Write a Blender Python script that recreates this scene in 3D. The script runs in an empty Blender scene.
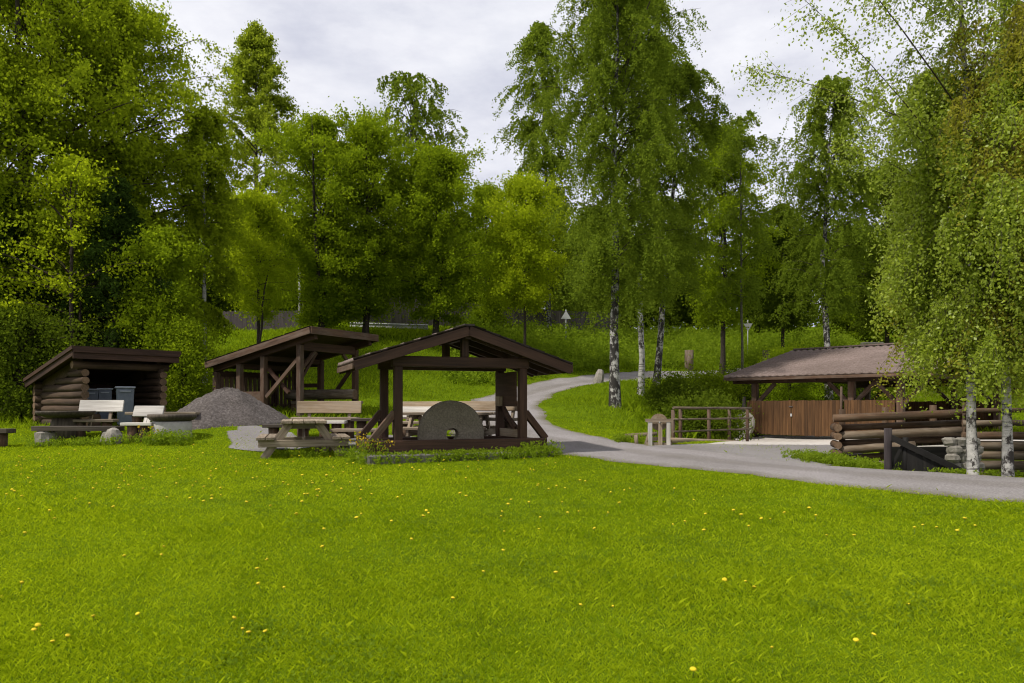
import bpy, math, random
import numpy as np

R_ = math.radians
C = bpy.context.scene.collection
scene = bpy.context.scene
F, CX, HY, EYE = 750.0, 512.0, 405.0, 1.6      # focal length in pixels, principal column, horizon row, eye height
rnd = random.Random(7)

# ------------------------------------------------------------------ terrain
CP = []
for x in (-40, -25, -12, -4, 3, 10, 20, 35):
    for y, z in ((-25, 0), (-8, 0), (0, 0), (5, .2), (10, .4)):
        CP.append((x, y, z))
CP += [(-40, 17, .7), (-20, 17, .68), (-10, 17, .68), (-5, 17, .68), (0, 17, .7), (-8, 13.5, .54), (-2, 13.5, .54),
       (-30, 22, 1.1), (-22, 22, 1.0), (-14, 22, 1.0), (-8, 21.5, 1.14), (-7.2, 18.7, 1.06), (-8.6, 19, 1.0), (-6, 19.2, 1.02), (-10.6, 18.5, .80), (-6.5, 16.6, .70), (-4, 21, 1.0), (-15, 26, 1.4), (-8, 26, 1.4), (-4, 26, 1.5),
       (-10, 29, 1.9), (-5, 29, 1.9), (-2.3, 30, 1.85), (-10, 36, 4.0), (-5, 36, 3.9), (-2, 37, 3.5), (-13, 42, 5.6), (-6, 42, 5.6),
       (-2, 43, 5.4), (-25, 30, 2.3), (-25, 42, 5.4), (-16, 36, 3.9), (-45, 30, 2.4), (-45, 44, 5.5),
       (1.0, 17.3, .73), (-.2, 20, .99), (-.55, 23.5, 1.34), (-.2, 27.5, 1.67), (1.2, 32, 2.15), (3.2, 36, 2.6), (6, 39.5, 2.95),
       (10, 42.5, 3.25), (16, 45.5, 3.6), (26, 49, 4.0),
       (1.6, 42, 4.2), (3.6, 46, 5.0), (4.5, 52, 5.95), (9.5, 48, 4.4), (11, 54, 6.2), (18, 52, 5.4), (21, 58, 7.0), (28, 56, 5.6),
       (3.43, 25, 1.6), (5, 29, 2.06), (5.9, 31, 2.3), (2.3, 19.4, .85), (4, 19.5, .72), (8, 35, 2.4),
       (6.2, 23, .3), (7, 27, .35), (9.5, 32, .7), (8.3, 26, .53), (12, 22, .58), (10, 19, .62), (7, 18, .66), (14, 27, .53), (17, 23, .5),
       (16, 33, .8), (22, 28, .5), (12, 38, 2.0), (20, 42, 2.7), (30, 30, .6), (32, 44, 3),
       (7.2, 10.6, .42), (10, 14, .12), (14, 16, .15), (20, 14, .3), (8.6, 15.2, .12), (6.4, 14.7, .40), (8, 16.9, .42), (9.4, 12.3, .38), (7.2, 12.6, .46), (30, 15, .5), (4.5, 16, .64), (2.76, 15, .6),
       (60, 15, .5), (60, 45, 3.5), (-70, 10, .5), (-70, 40, 5), (60, -20, 0), (-70, -20, 0),
       (-60, 60, 8), (60, 62, 8), (0, 62, 6.6), (-25, 60, 7), (25, 68, 8.5), (0, 100, 10), (-70, 100, 11), (70, 100, 12),
       (0, 170, 15), (-130, 170, 17), (130, 170, 17), (-130, 60, 9), (130, 60, 9), (130, 0, 1), (-130, 0, 1)]
CP = np.array(CP, float)


def _k(d2):
    return np.where(d2 > 1e-9, d2 * np.log(np.maximum(d2, 1e-9)) * .5, 0.0)


_n = len(CP)
_A = np.zeros((_n + 3, _n + 3))
_d2 = ((CP[:, None, :2] - CP[None, :, :2]) ** 2).sum(-1)
_A[:_n, :_n] = _k(_d2) + np.eye(_n) * 1.2
_A[:_n, _n] = 1
_A[:_n, _n + 1:] = CP[:, :2]
_A[_n:, :_n] = _A[:_n, _n:].T
_W = np.linalg.solve(_A, np.concatenate([CP[:, 2], np.zeros(3)]))


def gz_arr(x, y):
    x = np.asarray(x, float).ravel()
    y = np.asarray(y, float).ravel()
    out = np.empty(len(x))
    for s in range(0, len(x), 20000):
        xs, ys = x[s:s + 20000], y[s:s + 20000]
        d2 = (xs[:, None] - CP[None, :, 0]) ** 2 + (ys[:, None] - CP[None, :, 1]) ** 2
        out[s:s + 20000] = _k(d2) @ _W[:_n] + _W[_n] + _W[_n + 1] * xs + _W[_n + 2] * ys
    return out


def gz(x, y):
    return float(gz_arr([x], [y])[0])


def X(px, D):
    return (px - CX) * D / F


def Z(py, D):
    return EYE + (HY - py) * D / F


# ------------------------------------------------------------------ materials
def new_mat(name):
    m = bpy.data.materials.new(name)
    m.use_nodes = True
    nt = m.node_tree
    nt.nodes.clear()
    out = nt.nodes.new('ShaderNodeOutputMaterial')
    return m, nt, out


def node(nt, kind, **kw):
    n = nt.nodes.new(kind)
    for k, v in kw.items():
        if k.startswith('i_'):
            key = k[2:]
            n.inputs[int(key) if key.isdigit() else key.replace('_', ' ')].default_value = v
        else:
            setattr(n, k, v)
    return n


def ramp(nt, fac, stops):
    r = nt.nodes.new('ShaderNodeValToRGB')
    els = r.color_ramp.elements
    while len(els) < len(stops):
        els.new(.5)
    for e, (p, c) in zip(els, stops):
        e.position = p
        e.color = (c[0], c[1], c[2], 1)
    nt.links.new(fac, r.inputs['Fac'])
    return r.outputs['Color']


def mixc(nt, fac, a, b, mode='MIX'):
    m = nt.nodes.new('ShaderNodeMix')
    m.data_type = 'RGBA'
    m.blend_type = mode
    for sock, v in ((m.inputs[0], fac), (m.inputs[6], a), (m.inputs[7], b)):
        if hasattr(v, 'links'):
            nt.links.new(v, sock)
        elif isinstance(v, (int, float)):
            sock.default_value = v
        else:
            sock.default_value = (v[0], v[1], v[2], 1)
    return m.outputs[2]


def noise(nt, vec, scale, detail=4, rough=.6):
    n = node(nt, 'ShaderNodeTexNoise')
    n.inputs['Scale'].default_value = scale
    n.inputs['Detail'].default_value = detail
    n.inputs['Roughness'].default_value = rough
    if vec is not None:
        nt.links.new(vec, n.inputs['Vector'])
    return n.outputs['Fac']


def coords(nt, attr=None, scale=(1, 1, 1)):
    if attr:
        a = node(nt, 'ShaderNodeAttribute', attribute_name=attr)
        src = a.outputs['Vector']
    else:
        src = node(nt, 'ShaderNodeNewGeometry').outputs['Position']
    mp = node(nt, 'ShaderNodeMapping')
    mp.inputs['Scale'].default_value = scale
    nt.links.new(src, mp.inputs['Vector'])
    return mp.outputs['Vector']


def bsdf(nt, out, color, rough=.8, spec=.3, bump=None, bstr=.3, bdist=.01):
    b = node(nt, 'ShaderNodeBsdfPrincipled')
    if hasattr(color, 'links'):
        nt.links.new(color, b.inputs['Base Color'])
    else:
        b.inputs['Base Color'].default_value = (*color, 1)
    b.inputs['Roughness'].default_value = rough
    b.inputs['Specular IOR Level'].default_value = spec
    if bump is not None:
        bp = node(nt, 'ShaderNodeBump')
        bp.inputs['Strength'].default_value = bstr
        bp.inputs['Distance'].default_value = bdist
        nt.links.new(bump, bp.inputs['Height'])
        nt.links.new(bp.outputs['Normal'], b.inputs['Normal'])
    nt.links.new(b.outputs['BSDF'], out.inputs['Surface'])
    return b


def wood(name, dark, light, rough=.75, weather=None, wamt=.5):
    """grain runs along each piece through the 'gr' attribute (along, across, across); each piece has its own offset"""
    m, nt, out = new_mat(name)
    v = coords(nt, 'gr', (1.2, 22, 22))
    f = noise(nt, v, 1.0, 5, .65)
    v2 = coords(nt, 'gr', (.35, .9, .9))
    f2 = noise(nt, v2, 1.0, 2)
    col = ramp(nt, f, [(.3, dark), (.72, light)])
    tone = ramp(nt, f2, [(.3, (.62, .62, .62)), (.7, (1.3, 1.28, 1.25))])
    col = mixc(nt, 1.0, col, tone, 'MULTIPLY')
    if weather:
        v3 = coords(nt, 'gr', (1.5, 5, 5))
        f3 = ramp(nt, noise(nt, v3, 1.3, 4), [(.42, (0, 0, 0)), (.72, (wamt,) * 3)])
        col = mixc(nt, f3, col, weather)
    bsdf(nt, out, col, rough, .25, f, .5, .006)
    return m


def speck(name, cols, scale, big=.4, rough=.9, bdist=.02, bstr=.6):
    m, nt, out = new_mat(name)
    v = coords(nt)
    f = noise(nt, v, scale, 6, .7)
    col = ramp(nt, f, [(.25, cols[0]), (.5, cols[1]), (.78, cols[2])])
    f2 = noise(nt, v, big, 4)
    tone = ramp(nt, f2, [(.3, (.78, .77, .75)), (.7, (1.14, 1.14, 1.15))])
    col = mixc(nt, 1.0, col, tone, 'MULTIPLY')
    bsdf(nt, out, col, rough, .2, f, bstr, bdist)
    return m


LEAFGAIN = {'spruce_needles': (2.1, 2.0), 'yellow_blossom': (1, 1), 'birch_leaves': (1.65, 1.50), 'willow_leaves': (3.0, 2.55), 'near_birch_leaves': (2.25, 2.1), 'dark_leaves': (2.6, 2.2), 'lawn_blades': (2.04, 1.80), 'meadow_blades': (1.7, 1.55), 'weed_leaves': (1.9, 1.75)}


def leaf_mat(name, a, b, trans, tmix=.4, rough=.5, spec=.0):
    m, nt, out = new_mat(name)
    gr_, gg_ = LEAFGAIN.get(name, (2.4, 2.0))
    a, b, trans = (tuple(q * k for q, k in zip(c, (gr_, gg_, 1.1))) for c in (a, b, trans))
    if tmix >= .38 and name != 'lawn_blades':
        a = tuple(.62 * p + .38 * q for p, q in zip(a, b))
    at = node(nt, 'ShaderNodeAttribute', attribute_name='tone')
    col = ramp(nt, at.outputs['Fac'], [(0, a), (1, b)])
    p = node(nt, 'ShaderNodeBsdfPrincipled')
    p.inputs['Roughness'].default_value = rough
    p.inputs['Specular IOR Level'].default_value = spec
    nt.links.new(col, p.inputs['Base Color'])
    t = node(nt, 'ShaderNodeBsdfTranslucent')
    tc = mixc(nt, .6, col, trans)
    nt.links.new(tc, t.inputs['Color'])
    mx = node(nt, 'ShaderNodeMixShader')
    mx.inputs[0].default_value = min(.55, tmix + .10)
    nt.links.new(p.outputs[0], mx.inputs[1])
    nt.links.new(t.outputs[0], mx.inputs[2])
    nt.links.new(mx.outputs[0], out.inputs['Surface'])
    return m


M = {}
M['stain'] = wood('dark_stained_wood', (.028, .0142, .0092), (.078, .040, .0255), .7)
M['stain_old'] = wood('faded_stained_wood', (.050, .027, .017), (.128, .074, .047), .75, (.2, .17, .14), .35)
M['grey'] = wood('weathered_wood', (.125, .092, .062), (.36, .295, .225), .85)
M['pale'] = wood('pale_weathered_wood', (.38, .35, .31), (.66, .63, .58), .85)
M['tan'] = wood('tan_wood', (.14, .098, .058), (.28, .215, .145), .8, (.34, .30, .25), .4)
M['darkslab'] = wood('dark_slab_wood', (.028, .022, .017), (.10, .08, .06), .8)
M['log'] = wood('brown_log', (.036, .020, .011), (.110, .063, .034), .8, (.22, .185, .14), .25)
M['shelterlog'] = wood('dark_old_log', (.030, .019, .012), (.088, .056, .036), .85)
M['mossy'] = speck('mossy_concrete', ((.07, .07, .05), (.125, .12, .10), (.21, .20, .18)), 9, 1.2, .95, .006)
M['twig'] = speck('dark_twig', ((.030, .020, .015), (.045, .032, .025), (.065, .048, .04)), 12, 1.0, .8, .001)
M['greylog'] = wood('grey_log', (.060, .041, .026), (.165, .122, .082), .85, (.33, .28, .22), .4)
M['logend'] = wood('log_end', (.085, .052, .031), (.19, .125, .078), .85)
M['barnboard'] = wood('brown_stained_boards', (.050, .023, .009), (.140, .070, .027), .7)
M['black'] = wood('black_tarred_wood', (.004, .0036, .0034), (.016, .014, .012), .75)
M['concrete'] = speck('concrete', ((.26, .25, .23), (.36, .345, .32), (.46, .44, .41)), 9, .5, .9, .004)
M['apron'] = speck('worn_concrete', ((.34, .31, .28), (.43, .395, .36), (.53, .49, .45)), 6, .35, .9, .003)
M['gravel'] = speck('gravel', ((.105, .095, .092), (.20, .186, .182), (.36, .335, .33)), 42, .5, .95, .02, .8)
M['heap'] = speck('crushed_stone', ((.035, .029, .026), (.090, .077, .071), (.21, .185, .172)), 16, 1.2, .95, .04, 1.0)
M['stone'] = speck('millstone_granite', ((.095, .080, .058), (.160, .137, .102), (.26, .225, .175)), 30, 1.5, .9, .01)
M['rock'] = speck('rock', ((.14, .125, .105), (.24, .22, .19), (.36, .33, .30)), 14, 1.2, .9, .02)
M['tileroof'] = speck('brown_roof_tile', ((.100, .072, .062), (.165, .124, .110), (.24, .188, .170)), 14, .6, .75, .006)
M['felt'] = speck('dark_roofing', ((.025, .020, .018), (.045, .036, .033), (.075, .064, .06)), 14, .8, .8, .004)
M['metal'] = speck('galvanised_metal', ((.32, .33, .34), (.42, .43, .44), (.5, .5, .52)), 6, .6, .45, .001)
M['sign'] = speck('sign_white', ((.40, .40, .40), (.47, .47, .47), (.53, .53, .53)), 8, .8, .5, .001)
M['bin'] = speck('grey_blue_plastic', ((.095, .11, .14), (.125, .145, .18), (.16, .18, .22)), 7, .8, .5, .002)
M['binlid'] = speck('pale_grey_plastic', ((.24, .27, .32), (.30, .33, .38), (.36, .39, .44)), 7, .8, .5, .002)
M['greyboard'] = wood('grey_fence_boards', (.05, .043, .040), (.13, .112, .105), .9)
M['darkboard'] = wood('dark_fence_boards', (.028, .022, .024), (.075, .062, .063), .9)
M['petal'] = speck('dandelion_yellow', ((.48, .36, .012), (.60, .46, .016), (.66, .52, .025)), 60, 3, .8, .001)
M['stem'] = speck('stem_green', ((.07, .12, .02), (.09, .15, .03), (.11, .18, .03)), 30, 3, .7, .001)


def birch_bark(name, white=(.62, .60, .56), dark=(.035, .030, .027), amount=.5):
    m, nt, out = new_mat(name)
    v = coords(nt, None, (5, 5, 9))
    f = noise(nt, v, 1.0, 4, .7)
    v2 = coords(nt, None, (4.2, 4.2, 2.6))
    f2 = noise(nt, v2, 1.3, 5, .75)
    c1 = ramp(nt, f, [(.30, tuple(.55 * w for w in white)), (.55, white)])
    patch = ramp(nt, f2, [(amount, (0, 0, 0)), (amount + .06, (1, 1, 1))])
    col = mixc(nt, patch, c1, dark)
    v3 = coords(nt, None, (3, 3, 34))
    lines = ramp(nt, noise(nt, v3, 1.0, 2), [(.59, (0, 0, 0)), (.64, (.85, .85, .85))])
    col = mixc(nt, lines, col, dark)
    bsdf(nt, out, col, .75, .25, f2, .4, .02)
    return m


M['birchbark'] = birch_bark('birch_bark', (.40, .385, .355), amount=.52)
M['birchbark_dark'] = birch_bark('rough_birch_bark', (.40, .385, .355), (.030, .026, .023), .44)
M['bark'] = speck('dark_bark', ((.022, .017, .013), (.045, .036, .028), (.085, .07, .056)), 16, 1.2, .95, .03)
M['aspenbark'] = speck('greenish_bark', ((.06, .055, .035), (.10, .093, .062), (.16, .15, .11)), 14, 1.2, .95, .02)

M['leaf_birch'] = leaf_mat('birch_leaves', (.040, .068, .008), (.100, .150, .020), (.19, .27, .02), .42)
M['leaf_birch_near'] = leaf_mat('near_birch_leaves', (.045, .078, .010), (.17, .215, .045), (.21, .28, .03), .40, .42, .3)
M['leaf_rust'] = leaf_mat('birch_leaves_with_catkins', (.058, .066, .012), (.145, .165, .040), (.20, .24, .03), .40, .45)
M['leaf_round'] = leaf_mat('broad_leaves', (.038, .070, .006), (.090, .145, .012), (.17, .26, .01), .42)
M['leaf_light'] = leaf_mat('light_maple_leaves', (.060, .105, .007), (.135, .195, .014), (.24, .34, .012), .45)
M['leaf_willow'] = leaf_mat('willow_leaves', (.034, .060, .006), (.086, .124, .014), (.15, .22, .012), .40)
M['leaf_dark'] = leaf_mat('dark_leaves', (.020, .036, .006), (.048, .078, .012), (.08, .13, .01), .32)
M['leaf_spruce'] = leaf_mat('spruce_needles', (.010, .020, .006), (.026, .046, .011), (.02, .04, .01), .10, .6)
M['leaf_aspen'] = leaf_mat('aspen_leaves', (.045, .075, .010), (.105, .155, .024), (.20, .28, .025), .42)
M['blade'] = leaf_mat('lawn_blades', (.052, .100, .003), (.215, .285, .014), (.26, .36, .006), .40, .6)
M['bankblade'] = leaf_mat('meadow_blades', (.055, .110, .005), (.150, .215, .012), (.22, .32, .008), .42, .55)
M['weed'] = leaf_mat('weed_leaves', (.045, .085, .008), (.115, .165, .020), (.18, .27, .015), .42, .5)
M['yellowweed'] = leaf_mat('yellow_blossom', (.45, .30, .02), (.62, .45, .04), (.5, .36, .03), .3, .6)


def ground_mat():
    m, nt, out = new_mat('grass_ground')
    v = coords(nt)
    f = noise(nt, v, 3.0, 8, .72)
    col = ramp(nt, f, [(.25, (.040, .062, .004)), (.55, (.085, .130, .005)), (.8, (.135, .180, .008))])
    f2 = noise(nt, v, .35, 3)
    tone = ramp(nt, f2, [(.3, (.82, .84, .8)), (.7, (1.14, 1.12, 1.1))])
    col = mixc(nt, 1.0, col, tone, 'MULTIPLY')
    bsdf(nt, out, col, .95, .0, f, .6, .03)
    return m


M['ground'] = ground_mat()


# ------------------------------------------------------------------ mesh helpers
def tag(o, label=None, cat=None, group=None, kind=None):
    if label:
        o['label'] = label
    if cat:
        o['category'] = cat
    if group:
        o['group'] = group
    if kind:
        o['kind'] = kind
    return o


def thing(name, loc, rz=0.0, label=None, cat=None, group=None):
    o = bpy.data.objects.new(name, None)
    o.empty_display_size = .2
    C.objects.link(o)
    o.location = loc
    o.rotation_euler = (0, 0, rz)
    return tag(o, label, cat, group)


def np_mesh(name, V, Fc, mats, tone=None, smooth=False, gr=None, midx=None):
    """V (n,3); Fc (m,k) faces of one size; fast path"""
    me = bpy.data.meshes.new(name)
    V = np.ascontiguousarray(V, np.float32)
    Fc = np.ascontiguousarray(Fc, np.int32)
    m, k = Fc.shape
    me.vertices.add(len(V))
    me.vertices.foreach_set('co', V.ravel())
    me.loops.add(m * k)
    me.loops.foreach_set('vertex_index', Fc.ravel())
    me.polygons.add(m)
    me.polygons.foreach_set('loop_start', np.arange(0, m * k, k, dtype=np.int32))
    if midx is not None:
        me.polygons.foreach_set('material_index', np.ascontiguousarray(midx, np.int32))
    if smooth:
        me.polygons.foreach_set('use_smooth', np.ones(m, bool))
    for mt in (mats if isinstance(mats, (list, tuple)) else [mats]):
        me.materials.append(mt)
    if tone is not None:
        a = me.attributes.new('tone', 'FLOAT', 'FACE')
        a.data.foreach_set('value', np.ascontiguousarray(tone, np.float32))
    if gr is not None:
        a = me.attributes.new('gr', 'FLOAT_VECTOR', 'POINT')
        a.data.foreach_set('vector', np.ascontiguousarray(gr, np.float32).ravel())
    me.update(calc_edges=True)
    return me


def link(name, me, parent=None):
    o = bpy.data.objects.new(name, me)
    C.objects.link(o)
    if parent is not None:
        o.parent = parent
    return o


class MB:
    def __init__(s):
        s.v, s.f, s.g, s.m, s.sm = [], [], [], [], []

    def add(s, vs, fs, gs, mi=0, smooth=False):
        b = len(s.v)
        off = np.array([rnd.uniform(-50, 50) for _ in range(3)])
        s.v += [tuple(p) for p in vs]
        s.g += [tuple(np.array(g) + off) for g in gs]
        for i, f in enumerate(fs):
            s.f.append(tuple(b + j for j in f))
            s.m.append(mi[i] if isinstance(mi, list) else mi)
            s.sm.append(smooth[i] if isinstance(smooth, list) else smooth)
        return s

    def beam(s, p0, p1, w, h, up=(0, 0, 1), mi=0, taper=1.0):
        """rectangular bar from p0 to p1; w across, h along up"""
        p0, p1 = np.array(p0, float), np.array(p1, float)
        d = p1 - p0
        L = np.linalg.norm(d)
        d /= L
        up = np.array(up, float)
        a = np.cross(d, up)
        if np.linalg.norm(a) < 1e-4:
            a = np.cross(d, (1, 0, 0))
        a /= np.linalg.norm(a)
        u = np.cross(a, d)
        vs, gs = [], []
        for t, p, k in ((0, p0, 1.0), (L, p1, taper)):
            for i, j in ((-1, -1), (1, -1), (1, 1), (-1, 1)):
                vs.append(p + a * i * w / 2 * k + u * j * h / 2 * k)
                gs.append((t, i * w / 2, j * h / 2))
        fs = [(0, 1, 2, 3), (7, 6, 5, 4), (0, 4, 5, 1), (1, 5, 6, 2), (2, 6, 7, 3), (3, 7, 4, 0)]
        return s.add(vs, fs, gs, mi)

    def box(s, x0, x1, y0, y1, z0, z1, mi=0):
        L = max(((x1 - x0), 0), ((y1 - y0), 1), ((z1 - z0), 2))[1]
        c = [(x0 + x1) / 2, (y0 + y1) / 2, (z0 + z1) / 2]
        lo, hi = list(c), list(c)
        lo[L], hi[L] = (x0, y0, z0)[L], (x1, y1, z1)[L]
        if L == 0:
            return s.beam(lo, hi, y1 - y0, z1 - z0, mi=mi)
        if L == 1:
            return s.beam(lo, hi, x1 - x0, z1 - z0, mi=mi)
        return s.beam(lo, hi, y1 - y0, x1 - x0, up=(1, 0, 0), mi=mi)

    def log(s, p0, p1, r, n=10, seg=4, wob=.08, mi=0, mend=None, r1=None):
        p0, p1 = np.array(p0, float), np.array(p1, float)
        d = p1 - p0
        L = np.linalg.norm(d)
        d /= L
        a = np.cross(d, (0, 0, 1.0))
        if np.linalg.norm(a) < 1e-3:
            a = np.cross(d, (1.0, 0, 0))
        a /= np.linalg.norm(a)
        u = np.cross(a, d)
        r1 = r if r1 is None else r1
        vs, gs, fs, ms, sm = [], [], [], [], []
        for i in range(seg + 1):
            t = i / seg
            rr = r + (r1 - r) * t
            c = p0 + d * L * t + (a * rnd.uniform(-1, 1) + u * rnd.uniform(-1, 1)) * wob * rr * .6
            for j in range(n):
                th = 2 * math.pi * j / n
                q = rr * (1 + rnd.uniform(-wob, wob) * .6)
                vs.append(c + a * math.cos(th) * q + u * math.sin(th) * q)
                gs.append((L * t, rr * math.cos(th), rr * math.sin(th)))
        for i in range(seg):
            for j in range(n):
                k = (j + 1) % n
                fs.append((i * n + j, i * n + k, (i + 1) * n + k, (i + 1) * n + j))
                ms.append(mi)
                sm.append(True)
        e = mi if mend is None else mend
        fs.append(tuple(range(n))[::-1])
        fs.append(tuple(seg * n + j for j in range(n)))
        ms += [e, e]
        sm += [False, False]
        return s.add(vs, fs, gs, ms, sm)

    def tube(s, pts, radii, n=8, mi=0, cap=True):
        pts = [np.array(p, float) for p in pts]
        vs, gs, fs, ms, sm = [], [], [], [], []
        run = 0
        for i, p in enumerate(pts):
            d = pts[min(i + 1, len(pts) - 1)] - pts[max(i - 1, 0)]
            d /= np.linalg.norm(d)
            a = np.cross(d, (.13, 1.0, .07))
            a /= np.linalg.norm(a)
            u = np.cross(d, a)
            if i:
                run += np.linalg.norm(p - pts[i - 1])
            for j in range(n):
                th = 2 * math.pi * j / n
                vs.append(p + (a * math.cos(th) + u * math.sin(th)) * radii[i])
                gs.append((run, radii[i] * math.cos(th), radii[i] * math.sin(th)))
        for i in range(len(pts) - 1):
            for j in range(n):
                k = (j + 1) % n
                fs.append((i * n + j, i * n + k, (i + 1) * n + k, (i + 1) * n + j))
                ms.append(mi)
                sm.append(True)
        if cap:
            fs.append(tuple(range(n))[::-1])
            fs.append(tuple((len(pts) - 1) * n + j for j in range(n)))
            ms += [mi, mi]
            sm += [False, False]
        return s.add(vs, fs, gs, ms, sm)

    def lathe(s, prof, n=20, mi=0, c=(0, 0, 0), jit=0.0, smooth=True):
        """closed solid of revolution about z from (r,z) profile bottom to top"""
        vs, gs, fs, sm = [], [], [], []
        for r, z in prof:
            for j in range(n):
                th = 2 * math.pi * j / n
                q = r * (1 + rnd.uniform(-jit, jit))
                vs.append((c[0] + q * math.cos(th), c[1] + q * math.sin(th), c[2] + z + rnd.uniform(-jit, jit) * r * .3))
                gs.append((z, q * math.cos(th), q * math.sin(th)))
        for i in range(len(prof) - 1):
            for j in range(n):
                k = (j + 1) % n
                fs.append((i * n + j, i * n + k, (i + 1) * n + k, (i + 1) * n + j))
                sm.append(smooth)
        fs.append(tuple(range(n))[::-1])
        fs.append(tuple((len(prof) - 1) * n + j for j in range(n)))
        sm += [False, False]
        return s.add(vs, fs, gs, mi, sm)

    def prism(s, poly, h0, h1, axis='z', mi=0):
        """extrude a polygon of (a,b) along an axis"""
        n = len(poly)
        def P(a, b, h):
            return {'z': (a, b, h), 'y': (a, h, b), 'x': (h, a, b)}[axis]
        vs = [P(a, b, h0) for a, b in poly] + [P(a, b, h1) for a, b in poly]
        fs = [tuple(range(n))[::-1], tuple(range(n, 2 * n))]
        fs += [(i, (i + 1) % n, n + (i + 1) % n, n + i) for i in range(n)]
        return s.add(vs, fs, vs, mi)

    def build(s, name, mats, parent=None, bevel=0.0):
        me = bpy.data.meshes.new(name)
        me.from_pydata(s.v, [], s.f)
        for mt in (mats if isinstance(mats, (list, tuple)) else [mats]):
            me.materials.append(mt)
        me.polygons.foreach_set('material_index', s.m)
        me.polygons.foreach_set('use_smooth', s.sm)
        a = me.attributes.new('gr', 'FLOAT_VECTOR', 'POINT')
        a.data.foreach_set('vector', np.array(s.g, np.float32).ravel())
        me.update()
        o = link(name, me, parent)
        if bevel:
            b = o.modifiers.new('bevel', 'BEVEL')
            b.width = bevel
            b.segments = 1
            b.limit_method = 'ANGLE'
        return o


def roof_sheet(name, e0, e1, r0, r1, mat, parent, wl=.2, amp=.018, step=.36, thick=.03):
    """tiled roof plane: e0-e1 eave, r0-r1 ridge; waves run down the slope, tile courses step"""
    e0, e1, r0, r1 = (np.array(p, float) for p in (e0, e1, r0, r1))
    L = np.linalg.norm(e1 - e0)
    S = np.linalg.norm(r0 - e0)
    nrm = np.cross(e1 - e0, r0 - e0)
    nrm /= np.linalg.norm(nrm)
    if nrm[2] < 0:
        nrm = -nrm
    nu = max(8, int(L / wl * 6))
    rows = max(2, int(round(S / step)))
    us = np.linspace(0, 1, nu + 1)
    vs_, hs = [], []
    for k in range(rows):
        vs_ += [k / rows, (k + 1) / rows - 1e-4]
        hs += [.016, 0.0]
    Vt, gs = [], []
    rr = np.random.RandomState(int(L * 1000) % 9999)
    for v, h in zip(vs_, hs):
        wob = rr.normal(0, .002, nu + 1)
        for i, u in enumerate(us):
            p = (e0 * (1 - u) + e1 * u) * (1 - v) + (r0 * (1 - u) + r1 * u) * v
            w = amp * (1 - abs(math.sin(math.pi * u * L / wl))) * 1.6
            Vt.append(p + nrm * (h + w + wob[i] + thick))
            gs.append((v * S, u * L, 0))
    nt_ = len(Vt)
    for v in (0, 1):
        for u in us:
            p = (e0 * (1 - u) + e1 * u) * (1 - v) + (r0 * (1 - u) + r1 * u) * v
            Vt.append(p)
            gs.append((v * S, u * L, -.1))
    W = nu + 1
    Fs = []
    nr = len(vs_)
    for a in range(nr - 1):
        for i in range(nu):
            Fs.append((a * W + i, a * W + i + 1, (a + 1) * W + i + 1, (a + 1) * W + i))
    for i in range(nu):
        Fs.append((nt_ + i, i, i + 1, nt_ + i + 1)[::-1])
        Fs.append((nt_ + W + i, (nr - 1) * W + i, (nr - 1) * W + i + 1, nt_ + W + i + 1))
        Fs.append((nt_ + i, nt_ + W + i, nt_ + W + i + 1, nt_ + i + 1))
    me = np_mesh(name, np.array(Vt), np.array(Fs), mat, gr=np.array(gs))
    return link(name, me, parent)


# ------------------------------------------------------------------ ground, road, pavings
def grid_axis(parts):
    out = []
    for a, b, st in parts:
        out += list(np.arange(a, b, st))
    return np.array(out + [parts[-1][1]])


gxs = grid_axis([(-160, -60, 8), (-60, -24, 2), (-24, 24, .5), (24, 60, 2), (60, 160, 8)])
gys = grid_axis([(-40, -8, 4), (-8, 2, 1), (2, 60, .5), (60, 100, 2.5), (100, 240, 8)])
GX, GY = np.meshgrid(gxs, gys)
GZ = gz_arr(GX, GY)
nx, ny = len(gxs), len(gys)
idx = np.arange(nx * ny).reshape(ny, nx)
Fg = np.stack([idx[:-1, :-1], idx[:-1, 1:], idx[1:, 1:], idx[1:, :-1]], -1).reshape(-1, 4)
ground = link('ground', np_mesh('ground', np.stack([GX.ravel(), GY.ravel(), GZ], -1), Fg, M['ground'], smooth=True))
tag(ground, 'grassy ground rising from the lawn to the bank', kind='structure')


def catmull(P, n=14):
    P = np.array(P, float)
    P = np.vstack([2 * P[0] - P[1], P, 2 * P[-1] - P[-2]])
    out = []
    for i in range(1, len(P) - 2):
        for t in np.linspace(0, 1, n, endpoint=False):
            a, b, c, d = P[i - 1], P[i], P[i + 1], P[i + 2]
            out.append(.5 * (2 * b + (c - a) * t + (2 * a - 5 * b + 4 * c - d) * t * t + (3 * b - a - 3 * c + d) * t ** 3))
    out.append(P[-2])
    return np.array(out)


ROAD = catmull([(26, 7.6), (16, 8.7), (11, 9.4), (7.2, 10.7), (4.95, 12.75), (2.9, 14.9), (1.1, 17.3), (-.2, 20), (-.6, 23.5), (-.25, 27.5),
                (1.1, 32), (3.1, 36), (6, 39.5), (10, 42.5), (16, 45.5), (26, 49), (40, 54)])
rw = np.random.RandomState(3)


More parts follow.
